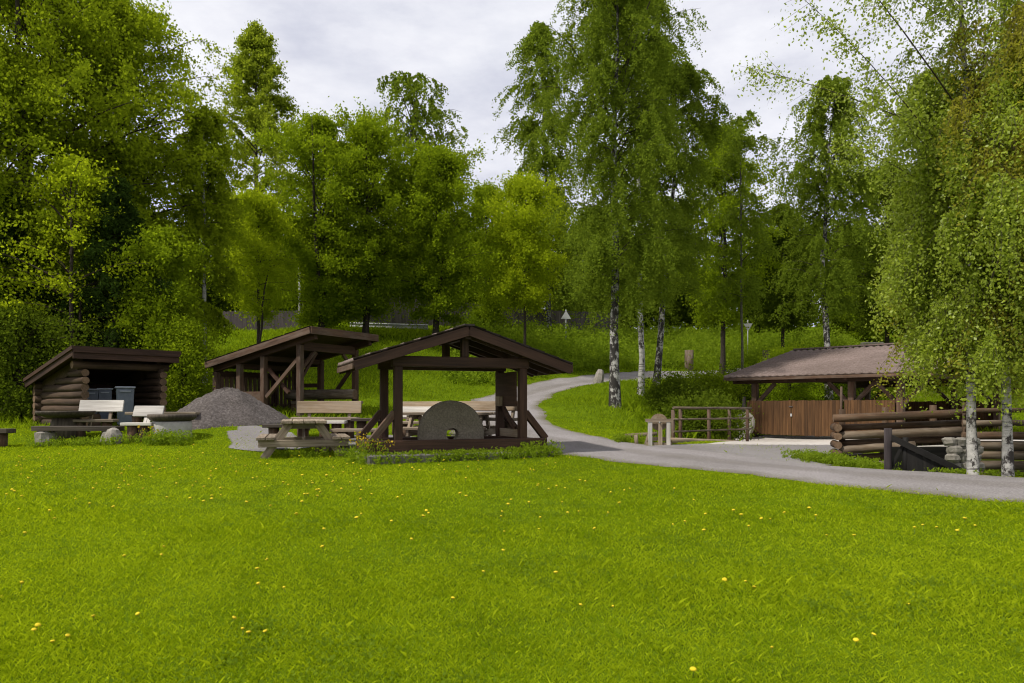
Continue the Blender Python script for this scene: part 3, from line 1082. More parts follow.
def woods():
    protos = []
    for i, (kind, leaf, nm) in enumerate((('round', 'leaf_round', 'wood_tree'), ('round', 'leaf_dark', 'wood_tree'), ('birch', 'leaf_birch', 'wood_birch'))):
        protos.append((kind, leaf, nm))
    made = {}
    r = random.Random(5)
    spots = []
    for D, n in ((60, 15), (72, 15), (88, 15)):
        for k in range(n):
            px = -120 + (1264) * (k + r.uniform(.2, .8)) / n
            spots.append((px, D + r.uniform(-4, 4)))
    labs = {0: 'mid-green broadleaf tree in the wood beyond the bank', 1: 'dark broadleaf tree in the wood beyond the bank', 2: 'pale birch in the wood beyond the bank'}
    for i, (px, D) in enumerate(spots):
        p = r.choice((0, 0, 1, 1, 2))
        x, y = X(px, D), D
        topy = (236 if px < 480 else 248) - (D - 60) * .9 + r.uniform(-14, 22)
        if 470 < px < 520:
            topy = max(topy, 222)
        H = Z(topy, D) - gz(x, y)
        if p not in made:
            kind, leaf, nm = protos[p]
            made[p] = (tree(nm, labs[p], x, y, 11.0, [dict(kind=kind, h0=1.2, H=11.0, R=4.2, nb=90, nt=14, nl=20,
                       **(dict(el=(18, 60), droop=.16, tl=1.1, thang=.15, jit=.2) if kind == 'round' else dict(el=(35, 60), droop=.5, tl=1.5, thang=.7, jit=.12)))],
                       M[leaf], .27, M['bark' if kind == 'round' else 'birchbark_dark'], .2, 80 + p, group='wood beyond the bank'))
            s = H / 11.0
            made[p].scale = (s, s, s)
        else:
            s = H / 11.0
            w = s * r.uniform(.9, 1.25)
            copy_tree(made[p], x, y, r.uniform(0, 6.28), (w, w, s), labs[p], 'wood beyond the bank')

    r2 = random.Random(15)
    for i in range(17):
        px = -60 + i * 70 + r2.uniform(-25, 25)
        D = r2.uniform(58, 63)
        x, y = X(px, D), D
        if i == 0:
            proto = tree('wood_bush', 'leafy bush along the far edge of the bank below the wood', x, y, 3.6, [dict(kind='round', h0=.2, H=3.6, R=2.4, nb=60, nt=13, nl=22, el=(10, 60), droop=.2, tl=.7, thang=.15, jit=.16)],
                         M['leaf_dark'], .2, M['bark'], .06, 97, cat='bush', group='bushes below the wood', stems=3)
        else:
            s = r2.uniform(.85, 1.35)
            copy_tree(proto, x, y, r2.uniform(0, 6.28), (s * 1.15, s * 1.15, s), 'leafy bush along the far edge of the bank below the wood', 'bushes below the wood')


woods()


def undergrowth():
    rs = np.random.RandomState(21)
    # leafy herbs on the bank above the road
    n = 5200
    x = rs.uniform(-3, 26, n)
    y = rs.uniform(33, 57, n)
    rd = road_dist(x, y)
    # only the far side of the road
    keep = rd > 2.1
    yr = np.interp(x, ROADP[ROADP[:, 1] > 28][:, 0], ROADP[ROADP[:, 1] > 28][:, 1])
    keep &= y > yr + 1.0
    x, y = x[keep], y[keep]
    n = len(x)
    hh = rs.uniform(.25, .95, n) * (1 + .4 * pnoise(x, y, .7, 4)) * np.where(y > 44, 1.35, 1.0)
    k = 26
    ci = np.repeat(np.arange(n), k)
    u = rs.uniform(0, 1, len(ci))
    P = np.stack([x[ci] + rs.normal(0, .16, len(ci)) * (.4 + u), y[ci] + rs.normal(0, .16, len(ci)) * (.4 + u), gz_arr(x, y)[ci] + .03 + hh[ci] * u], -1)
    V, Fs = leaf_quads(P, .15, rs, hang=-.5)
    tone = np.clip(.45 + .3 * pnoise(x, y, .6, 6)[ci] + rs.normal(0, .2, len(ci)), 0, 1)
    o = link('undergrowth', np_mesh('undergrowth', V, Fs, M['weed'], tone=tone))
    tag(o, 'tall leafy herbs covering the slope above the road', 'undergrowth', kind='stuff')
    # weeds round the bases of things
    pts, hs = [], []
    def line(x0, y0, x1, y1, m, h, sp=.12):
        t = rs.uniform(0, 1, m)
        pts.append(np.stack([x0 + (x1 - x0) * t + rs.normal(0, sp, m), y0 + (y1 - y0) * t + rs.normal(0, sp, m)], -1))
        hs.append(rs.uniform(.4, 1, m) * h)
    line(-2.6, 13.5, .75, 14.75, 330, .2)            # millstone base front
    line(-2.95, 14.0, -2.4, 13.6, 40, .42)
    line(.3, 14.6, .85, 14.9, 40, .32)
    line(-8.15, 16.55, -7.1, 16.55, 70, .34)           # pedestal
    line(-10.8, 16.9, -8.4, 16.7, 70, .2)
    line(5.9, 15.3, 6.6, 14.0, 170, .22, .22)          # verge by the log wall
    line(6.2, 15.2, 7.2, 14.9, 40, .25, .25)
    line(2.3, 17.4, 3.4, 17.1, 40, .22)
    line(-4.7, 14.9, -3.0, 14.9, 40, .2)
    line(7.1, 12.6, 9.5, 11.9, 50, .10, .12)
    P2 = np.concatenate(pts)
    h2 = np.concatenate(hs)
    k = 30
    ci = np.repeat(np.arange(len(P2)), k)
    u = rs.uniform(0, 1, len(ci))
    P = np.stack([P2[ci, 0] + rs.normal(0, .06, len(ci)) * (.3 + u), P2[ci, 1] + rs.normal(0, .06, len(ci)) * (.3 + u), gz_arr(P2[:, 0], P2[:, 1])[ci] + .02 + h2[ci] * u], -1)
    V, Fs = leaf_quads(P, .055, rs, hang=-.8, aspect=.4)
    tone = np.clip(.4 + rs.normal(0, .25, len(ci)), 0, 1)
    o = link('weeds', np_mesh('weeds', V, Fs, M['weed'], tone=tone))
    tag(o, 'green weeds growing round the bases of tables, wall and millstone roof', 'weeds', kind='stuff')
    # yellow blossom at the left corner of the millstone roof and by the pedestal
    pts = []
    for cx_, cy_, zz, m, s in ((-2.72, 13.72, .42, 60, .12), (-2.35, 13.7, .34, 26, .14), (-7.95, 16.5, .3, 26, .14)):
        z0 = gz(cx_, cy_)
        pts.append(np.stack([rs.normal(cx_, s, m), rs.normal(cy_, s * .6, m), z0 + zz + rs.normal(0, .07, m)], -1))
    P = np.concatenate(pts)
    V, Fs = leaf_quads(P, .045, rs, aspect=.9)
    o = link('yellow_flowers', np_mesh('yellow_flowers', V, Fs, M['yellowweed'], tone=rs.uniform(0, 1, len(P))))
    tag(o, 'yellow blossom in the weeds at the left corner of the millstone roof', 'flowers', kind='stuff')


undergrowth()


def dandelions():
    r = random.Random(9)
    heads = []
    for v in range(3):
        m = MB()
        hh = (.035, .05, .065)[v]
        m.tube([(0, 0, 0), (.003, .002, hh * .5), (.004, .004, hh)], [.0022, .002, .002], 5, mi=1)
        rr = (.017, .019, .014)[v]
        n = 14
        prof = [(.004, hh - .006), (rr * .75, hh), (rr, hh + .004), (rr * .8, hh + .010), (rr * .3, hh + .013)]
        m.lathe(prof, n, 0, jit=.12)
        heads.append(m)
    mesh0 = []
    n = 0
    near = [(x_ / 2, 460 + y_ / 2) for x_, y_ in ((5, 283), (40, 265), (75, 340), (68, 350), (105, 372), (132, 360), (188, 320), (280, 315), (248, 200), (322, 195),
            (325, 180), (515, 230), (522, 265), (572, 270), (485, 355), (497, 358), (534, 352), (462, 325), (538, 205), (648, 185), (820, 165), (905, 285), (965, 232), (1005, 187),
            (40, 108), (98, 115), (112, 125), (150, 88), (180, 100), (230, 103))]
    near += [(512 + x_ / 2, 420 + y_ / 2) for x_, y_ in ((88, 317), (422, 330), (468, 330), (483, 342), (522, 470), (628, 237), (685, 242), (687, 450), (718, 440), (795, 380),
             (203, 385), (135, 375), (362, 512))]
    while n < 290:
        d = 7.2 + 9.6 * r.random() ** .8
        px = r.uniform(-60, 1084)
        x, y = X(px, d), d
        if n < len(near):
            d = 1200 / (near[n][1] - 375)
            x, y = X(near[n][0], d), d
        elif road_dist(np.array([x]), np.array([y]))[0] < 1.75 or y > 17 or (x > 4 and y > 12):
            continue
        if n >= len(near) and pnoise(np.array([x]), np.array([y]), .7, 31)[0] + r.uniform(-.5, .5) + (-.18 if px > 560 else .12) < 0:
            continue
        v = r.randrange(3)
        loc = (x, y, gz(x, y))
        if len(mesh0) <= v or mesh0[v] is None:
            while len(mesh0) <= v:
                mesh0.append(None)
            o = heads[v].build('dandelion', [M['petal'], M['stem']])
            mesh0[v] = o
        else:
            o = mesh0[v].copy()
            C.objects.link(o)
        o.location = loc
        o.rotation_euler = (r.uniform(-.5, .3), r.uniform(-.3, .3), r.uniform(0, 6.28))
        s = r.uniform(.85, 1.3) * (1.0 if d > 8 else .85)
        o.scale = (s, s, s)
        tag(o, 'small yellow dandelion flower in the mown lawn', 'flower', 'dandelions in the lawn')
        n += 1


dandelions()

# ------------------------------------------------------------------ millstone shelter
def millstone_shelter():
    O = np.array((-2.13, 14.0))
    ph = math.atan2(.358, .934)
    g = .56
    root = thing('millstone_shelter', (O[0], O[1], g), ph, 'dark stained post-and-beam roof standing over the big upright millstone', 'shelter')
    L, Dp = 2.5, 1.3
    zb0, zb1 = .16, .38          # base beam
    zt0, zt1 = 1.76, 1.96        # tie beams
    m = MB()
    m.prism([(-.62, -.42), (3.0, -.42), (3.0, Dp + .4), (-.62, Dp + .4)], -.25, .135)
    m.build('concrete_base', M['mossy'], root, .02)
    for v in (0, Dp):
        MB().beam((-.55, v, (zb0 + zb1) / 2), (L + .5, v, (zb0 + zb1) / 2), .2, zb1 - zb0).build('base_beam', M['stain'], root, .012)
    for u in (-.48, L + .42):
        MB().beam((u, .103, .26), (u, Dp - .103, .26), .18, .19).build('base_beam', M['stain'], root, .012)
    for u in (0, L):
        for v in (0, Dp):
            MB().beam((u, v, zb1), (u, v, zt0), .155, .155, up=(1, 0, 0)).build('post', M['stain'], root, .01)
            s = -1 if u == 0 else 1
            MB().beam((u + s * .06, v, zb1 + .52), (u + s * .5, v, zb1 - .01), .11, .13).build('brace', M['stain_old' if v == 0 and u == 0 else 'stain'], root, .008)
    for v in (0, Dp):
        MB().beam((-.12, v, (zt0 + zt1) / 2), (L + .12, v, (zt0 + zt1) / 2), .16, zt1 - zt0).build('tie_beam', M['stain'], root, .012)
    RU, EZ, RZ = 1.3, 1.80, 2.50
    v0, v1 = -.30, Dp + .35
    e0, e1 = -.86, 3.44
    def roofz(u):
        return RZ - (RZ - EZ) * abs(u - RU) / (RU - e0 if u < RU else e1 - RU)
    for u in (0, L):
        MB().beam((u, -.2, zt1 + .075), (u, Dp + .2, zt1 + .075), .15, .144).build('wall_plate', M['stain'], root, .01)
    for v in (0, Dp):
        MB().beam((RU, v, zt1 + .002), (RU, v, RZ - .19), .14, .14, up=(1, 0, 0)).build('king_post', M['stain'], root, .008)
    MB().beam((RU, v0 + .05, RZ - .13), (RU, v1 - .05, RZ - .13), .12, .14).build('ridge_beam', M['stain'], root)
    for v in (.0, .65, Dp):
        for a, b in ((e0 + .08, RU - .07), (RU + .07, e1 - .08)):
            MB().beam((a, v + .001, roofz(a) - .09), (b, v + .001, roofz(b) - .09), .08, .12).build('rafter', M['stain'], root)
    # boarding under the tiles, verge boards, fascias
    for a in (e0, e1):
        MB().beam((a, (v0 + v1) / 2, roofz(a) - .01), (RU, (v0 + v1) / 2, RZ - .01), v1 - v0 - .06, .025).build('roof_board', M['stain'], root)
        for v in (v0, v1):
            MB().beam((a, v, roofz(a) - .055), (RU + (.001 if a < RU else -.001), v, RZ - .055), .035, .175).build('verge_board', M['stain'], root)
        roof_sheet('roof_tiles', (a, v0 - .02, roofz(a) + .012), (a, v1 + .02, roofz(a) + .012), (RU, v0 - .02, RZ + .012), (RU, v1 + .02, RZ + .012), M['tileroof' if a < 0 else 'felt'], root, wl=.17, amp=.02, step=.34)
        s = -1 if a < RU else 1
        MB().beam((a + s * .02, v0, roofz(a) - .06), (a + s * .02, v1, roofz(a) - .06), .025, .10).build('fascia', M['stain_old'], root)
    MB().beam((RU, v0 - .03, RZ + .055), (RU, v1 + .03, RZ + .055), .2, .035).build('ridge_cap', M['felt'], root)
    # boards between the right-hand posts
    MB().beam((L - .09, .10, 1.36), (L - .09, Dp - .10, 1.36), .03, .70).build('side_board', M['stain'], root)
    MB().beam((L - .02, .10, .47), (L - .02, Dp - .10, .47), .04, .16).build('side_board', M['tan'], root)
    MB().beam((L + .03, .5, .56), (L + .03, Dp - .09, 1.02), .05, .10).build('brace', M['stain'], root)
    MB().box(L - .19, L - .107, .85, 1.06, 1.02, 1.22).build('hanging_box', M['tan'], root)
    # the millstone
    ms = thing('millstone', (-1.22, 15.0, .62), ph, 'big round grey millstone standing upright under the dark roof', 'millstone')
    m = MB()
    n = 44
    R1, R0, tk = .67, .125, .11
    vs, fs = [], []
    for r_, y_ in ((R0, -tk), (R1 - .03, -tk), (R1, -tk + .03), (R1, tk - .03), (R1 - .03, tk), (R0, tk)):
        for j in range(n):
            th = 2 * math.pi * j / n
            q = r_ * (1 + rnd.uniform(-.006, .006))
            vs.append((q * math.cos(th), y_ + rnd.uniform(-.004, .004), .40 + q * math.sin(th)))
    for i in range(6):
        for j in range(n):
            k = (j + 1) % n
            i2 = (i + 1) % 6
            fs.append((i * n + j, i * n + k, i2 * n + k, i2 * n + j))
    m.add(vs, fs, vs, 0, False)
    m.build('stone_disc', M['stone'], ms)


millstone_shelter()


# ------------------------------------------------------------------ open shelter and log shelter (lean-to roofs)
def open_shelter():
    k = 1.16
    A = np.array((-5.12 * k, 19 * k))
    c = np.array((.47, .883))          # along the high side, going back
    b = np.array((-.883, .47))         # down the slope, to the left
    g = gz(A[0] - 1.5, A[1] + 1.5)
    zA, drop, LV, LC = Z(326, 19 * k), .80 * k, 3.84 * k, 2.75 * k
    root = thing('open_shelter', (A[0], A[1], g), math.atan2(c[1], c[0]) , 'large open shelter with sloping dark roof on timber posts behind the gravel heap', 'shelter')
    # local: x along c, y along b
    h = zA - g
    def rz(y):
        return h - drop * y / LV
    roof_t = .16
    roof_sheet('roof_tiles', (-.0, LV, rz(LV) - .04), (LC, LV, rz(LV) - .04), (0, 0, rz(0) - .04), (LC, 0, rz(0) - .04), M['felt'], root, wl=.2, amp=.012, step=.5)
    m = MB()
    m.beam((LC / 2, .02, rz(.02) - .065), (LC / 2, LV - .02, rz(LV) - .065), LC - .06, .03)
    m.build('roof_boards', M['stain'], root)
    for x in (.0, LC):
        MB().beam((x, 0, rz(0) - .12), (x, LV, rz(LV) - .12), .04, .19).build('verge_board', M['stain_old'], root)
    MB().beam((.025, -.022, rz(0) - .11), (LC - .025, -.022, rz(0) - .11), .04, .22).build('fascia', M['stain_old'], root)
    MB().beam((.025, LV + .022, rz(LV) - .10), (LC - .025, LV + .022, rz(LV) - .10), .04, .16).build('fascia', M['stain'], root)
    ys = [.62 * k, 1.92 * k, 2.82 * k, 3.75 * k]
    xs = [.3 * k, 2.5 * k]
    for i, x in enumerate(xs):
        MB().beam((x, .1, rz(.1) - .24), (x, LV - .05, rz(LV - .05) - .24), .15, .2).build('rafter_beam', M['stain'], root)
        for j, y in enumerate(ys):
            MB().beam((x, y, -.15), (x, y, rz(y) - .345), .17, .17, up=(1, 0, 0)).build('post', M['stain_old' if i == 0 else 'stain'], root, .012)
    for y in ys[:1]:
        MB().beam((xs[0] + .09, y, rz(y) - .38), (xs[1] - .09, y, rz(y) - .38), .14, .26).build('front_beam', M['stain'], root)
    for y in ys[1:]:
        MB().beam((xs[0] + .09, y + .02, rz(y) - .40), (xs[1] - .09, y + .02, rz(y) - .40), .12, .16).build('cross_beam', M['stain'], root)
    # knee braces and struts
    y0 = ys[0]
    MB().beam((xs[0] + .08, y0, rz(y0) - 1.05), (xs[0] + .62, y0, rz(y0) - .52), .09, .09).build('knee_brace', M['stain_old'], root)
    MB().beam((xs[1] - .08, y0, rz(y0) - 1.05), (xs[1] - .62, y0, rz(y0) - .52), .09, .09).build('knee_brace', M['stain_old'], root)
    MB().beam((xs[0], y0 + .1, 1.75), (xs[0], ys[1] - .12, .62), .09, .11).build('strut', M['stain_old'], root)
    MB().beam((xs[0] + .1, ys[1] - .1, 1.5), (xs[0] + .1, y0 + .55, .75), .09, .10).build('strut', M['stain'], root)
    MB().beam((xs[1], y0 + .1, 1.65), (xs[1], y0 + .9, .75), .09, .11).build('strut', M['stain'], root)
    MB().beam((xs[0] + .1, ys[0] + .0, 1.25), (xs[0] + .7, ys[0] + .0, 2.0), .08, .08).build('strut', M['stain'], root)
    # railings at the back and the low side
    for z in (1.05, 1.75):
        MB().beam((xs[1], ys[1] + .09, z), (xs[1], ys[2] - .09, z), .06, .14).build('rail', M['stain'], root)
    rl = MB()
    yy = ys[2] + .15
    while yy < ys[3] - .08:
        rl.box(xs[1] - .02, xs[1] + .02, yy, yy + .12, .2, 1.55)
        yy += .19
    xx = xs[0] + .15
    while xx < xs[1] - .1:
        rl.box(xx, xx + .14, ys[3] - .02, ys[3] + .02, .2, 1.5)
        xx += .2
    rl.build('picket_panel', M['stain_old'], root)
    for z in (.35, 1.3):
        MB().beam((xs[1] + .05, ys[2] + .09, z), (xs[1] + .05, ys[3] - .09, z), .05, .12).build('rail', M['stain_old'], root)
        MB().beam((xs[0] + .09, ys[3] + .055, z), (xs[1] - .09, ys[3] + .055, z), .05, .12).build('rail', M['stain_old'], root)
    MB().beam((xs[0] + .0, ys[1] + .1, .55), (xs[0], ys[3] - .1, .55), .06, .5).build('low_wall', M['stain_old'], root)
    # log bench inside (its own thing)
    def toW(x, y):
        p = A + c * x + b * y
        return p
    p0, p1 = toW(xs[1] - .35, .55), toW(xs[1] - .75, 3.0)
    lb = thing('log_bench', (p0[0], p0[1], gz(*p0)), math.atan2((p1 - p0)[1], (p1 - p0)[0]), 'thick round-log bench under the open shelter roof', 'bench')
    Lb = float(np.linalg.norm(p1 - p0))
    MB().log((-.1, 0, .62), (Lb, 0, .62), .17, 12, 6, .06, 0, 1).build('log_back', [M['greylog'], M['logend']], lb)
    MB().beam((-.1, -.35, .36), (Lb, -.35, .36), .36, .09).build('seat', M['grey'], lb, .01)
    for t in (.3, Lb - .4):
        MB().log((t, -.5, .15), (t, .2, .15), .155, 10, 3, .06, 0, 1).build('support', [M['log'], M['logend']], lb)


open_shelter()


def log_shelter():
    A = np.array((-11.73, 20.0))
    c = np.array((.64, .768))
    b = np.array((-.768, .64))
    g = gz(A[0], A[1] + 1.2)
    zA, drop, LV, LC = Z(346, 20.0), .81, 3.67, 2.94
    root = thing('log_shelter', (A[0], A[1], g), math.atan2(c[1], c[0]), 'low log-walled lean-to with dark roof and open front holding grey bins', 'shelter')
    h = zA - g
    def rz(y):
        return h - drop * y / LV
    roof_sheet('roof_sheet', (0, LV, rz(LV) - .04), (LC, LV, rz(LV) - .04), (0, 0, rz(0) - .04), (LC, 0, rz(0) - .04), M['felt'], root, wl=.25, amp=.008, step=.6)
    MB().beam((LC / 2, .02, rz(.02) - .07), (LC / 2, LV - .02, rz(LV) - .07), LC - .08, .04).build('roof_boards', M['stain'], root)
    for x in (0, LC):
        MB().beam((x, -.02, rz(0) - .03), (x, LV, rz(LV) - .03), .04, .10).build('verge_board', M['stain'], root)
        MB().beam((x + (.05 if x == 0 else -.05), .05, rz(0) - .17), (x + (.05 if x == 0 else -.05), LV, rz(LV) - .17), .05, .16).build('verge_board', M['stain'], root)
    MB().beam((.025, -.025, rz(0) - .07), (LC - .025, -.025, rz(0) - .07), .04, .17).build('fascia', M['stain'], root)
    MB().beam((.03, .03, rz(0) - .24), (LC - .03, .03, rz(0) - .24), .05, .17).build('fascia', M['stain'], root)
    # log walls: left, right, rear; rounded logs crossing at the corners
    x0, x1, y0, y1 = .42, LC - .38, .5, LV - .3
    r = .105
    for nm, xx in (('log_wall', x0), ('log_wall', x1)):
        m = MB()
        z = .1
        while True:
            ymax = y1 + .25
            # log must stay under the roof
            yl = min(ymax, (h - .31 - z - r) / drop * LV)
            if yl < y0 + .3:
                break
            m.log((xx, y0 - .22 - rnd.uniform(0, .1), z), (xx, yl, z), r * rnd.uniform(.95, 1.08), 9, 4, .08, 0, 1)
            z += .2
        m.build(nm, [M['shelterlog'], M['logend']], root)
    # dark gable infill between the side logs and the roof
    for xx in (x0, x1):
        yb = y1 + .2
        MB().prism([(y0 + .05, rz(y0) - .46), (yb, rz(yb) - .46), (yb, rz(yb) - .13), (y0 + .05, rz(y0 + .05) - .13)], xx - .05, xx + .05, 'x').build('gable_board', M['shelterlog'], root)
    m = MB()
    z = .0
    while z < rz(y1) - .13:
        m.log((x0 - .25, y1, z), (x1 + .25, y1, z), r, 9, 3, .08, 0, 1)
        z += .2
    m.build('log_wall', [M['shelterlog'], M['logend']], root)
    MB().log((x0 - .25, y0, rz(y0) - .36), (x1 + .25, y0, rz(y0) - .36), .11, 10, 4, .05, 0, 1).build('lintel_log', [M['shelterlog'], M['logend']], root)
    MB().log((x1 - .0, y0 - .08, -.1), (x1 - .0, y0 - .08, rz(y0) - .4), .09, 9, 3).build('post', M['shelterlog'], root)
    m = MB()
    for z in (.08, .28):
        m.log((x0 - .05, y0 - .02, z), (x0 + .45, y0 - .02, z), .1, 9, 2, .06, 0, 1)
    m.build('sill_log', [M['shelterlog'], M['logend']], root)
    # bins
    def binp(px, D, hgt, w, lab, kind):
        x = X(px, D)
        gg = gz(x, D)
        o = thing('waste_bin', (x, D, gg), .5, lab, 'bin', 'grey bins in the log shelter')
        m = MB()
        a, bb = w / 2 * .82, w / 2
        vs = [(-a, -a, .03), (a, -a, .03), (a, a, .03), (-a, a, .03), (-bb, -bb, hgt), (bb, -bb, hgt), (bb, bb, hgt), (-bb, bb, hgt)]
        fs = [(3, 2, 1, 0), (4, 5, 6, 7), (0, 1, 5, 4), (1, 2, 6, 5), (2, 3, 7, 6), (3, 0, 4, 7)]
        m.add(vs, fs, vs).build('body', M['bin'], o, .02)
        MB().prism([(-bb - .03, -bb - .03), (bb + .03, -bb - .03), (bb + .03, bb + .03), (-bb - .03, bb + .03)], hgt + .002, hgt + .05).build('lid', M['binlid'], o, .015)
        MB().beam((-bb * .6, -bb - .02, hgt - .08), (bb * .6, -bb - .02, hgt - .08), .03, .03).build('handle', M['binlid'], o)
        for s in (-1, 1):
            MB().log((s * a - .03 * s, a + .05, .07), (s * a + .02 * s, a + .05, .07), .07, 10, 1, 0).build('wheel', M['black'], o)
    binp(91, 21.6, 1.02, .36, 'left of the two low grey bins, behind the pale backrest', 0)
    binp(105, 21.8, 1.02, .36, 'right of the two low grey bins, behind the pale backrest', 0)
    binp(125, 21.2, 1.06, .46, 'larger blue-grey bin standing apart on the right', 0)


log_shelter()


# ------------------------------------------------------------------ furniture
def round_stump(m, x, y, z0, z1, r, mi=0, mend=1):
    m.log((x, y, z0), (x, y, z1), r, 11, 2, .05, mi, mend)


def picnic_table(x, y, rz, label, L=1.8, top='grey', group='picnic tables', hw=.44, sw=.9):
    g = gz(x, y)
    root = thing('picnic_table', (x, y, g), rz, label, 'picnic table', group)
    # local y runs along the table, x across
    zt, zs = .74, .42
    nb = 4
    w = hw * 2 / nb
    m = MB()
    for i in range(nb):
        xx = -hw + w * (i + .5)
        m.beam((xx, rnd.uniform(-.02, .02), zt - .03), (xx, L + rnd.uniform(-.02, .02), zt - .03), w - .012, .06)
    m.build('tabletop', M[top], root, .008)
    for s in (-1, 1):
        m = MB()
        for i in range(2):
            xx = s * (sw - .09 - i * .18)
            m.beam((xx, rnd.uniform(-.02, .02), zs - .03), (xx, L + rnd.uniform(-.02, .02), zs - .03), .165, .06)
        m.build('seat', M[top], root, .008)
    for yy in (.18, L - .22):
        for s in (-1, 1):
            MB().beam((s * .27, yy, zt - .062), (s * .80, yy, -.06), .06, .15).build('leg', M[top], root, .006)
        MB().beam((-.86, yy - .07, zs - .13), (.86, yy - .07, zs - .13), .06, .14).build('cross_bar', M[top], root, .006)
        MB().beam((-hw + .03, yy + .065, zt - .115), (hw - .03, yy + .065, zt - .115), .05, .10).build('batten', M[top], root)
    for s in (0,):
        MB().beam((s, .2, zs - .05), (s, .8, zt - .13), .05, .09).build('brace', M[top], root)
    return root


def bench(x, y, rz, L, label, back=True, mat='grey', backmat=None, seat_h=.45, back_h=(.58, .92), tilt=.16, depth=.36, group='benches of the picnic area', support='post', thick=.07):
    g = gz(x, y)
    root = thing('bench', (x, y, g), rz, label, 'bench', group)
    # local x along, y towards the back
    MB().beam((0, 0, seat_h - thick / 2), (L, 0, seat_h - thick / 2), depth, thick).build('seat', M[mat], root, .01)
    for t in (.22, L - .22):
        if support == 'stone':
            MB().lathe([(.20, -.1), (.23, .1), (.21, seat_h - thick - .04), (.16, seat_h - thick)], 9, c=(t, 0, 0), jit=.12, smooth=False).build('stone_support', M['rock'], root)
        else:
            m = MB()
            round_stump(m, t, 0, -.1, seat_h - thick, .12)
            m.build('leg', [M['log'], M['logend']], root)
    if back:
        z0, z1 = back_h
        yb = depth / 2 + .02
        MB().beam((0, yb + tilt * (z0 + z1) / 2, (z0 + z1) / 2), (L, yb + tilt * (z0 + z1) / 2, (z0 + z1) / 2), .05, z1 - z0, up=(0, tilt, 1)).build('backrest', M[backmat or mat], root, .008)
        for t in (.3, L - .3):
            MB().beam((t, yb + .03 + tilt * .1, .12), (t, yb + .055 + tilt * z1 * .97, z1 - .03), .07, .05, up=(0, 1, 0)).build('back_post', M[mat], root)
    return root


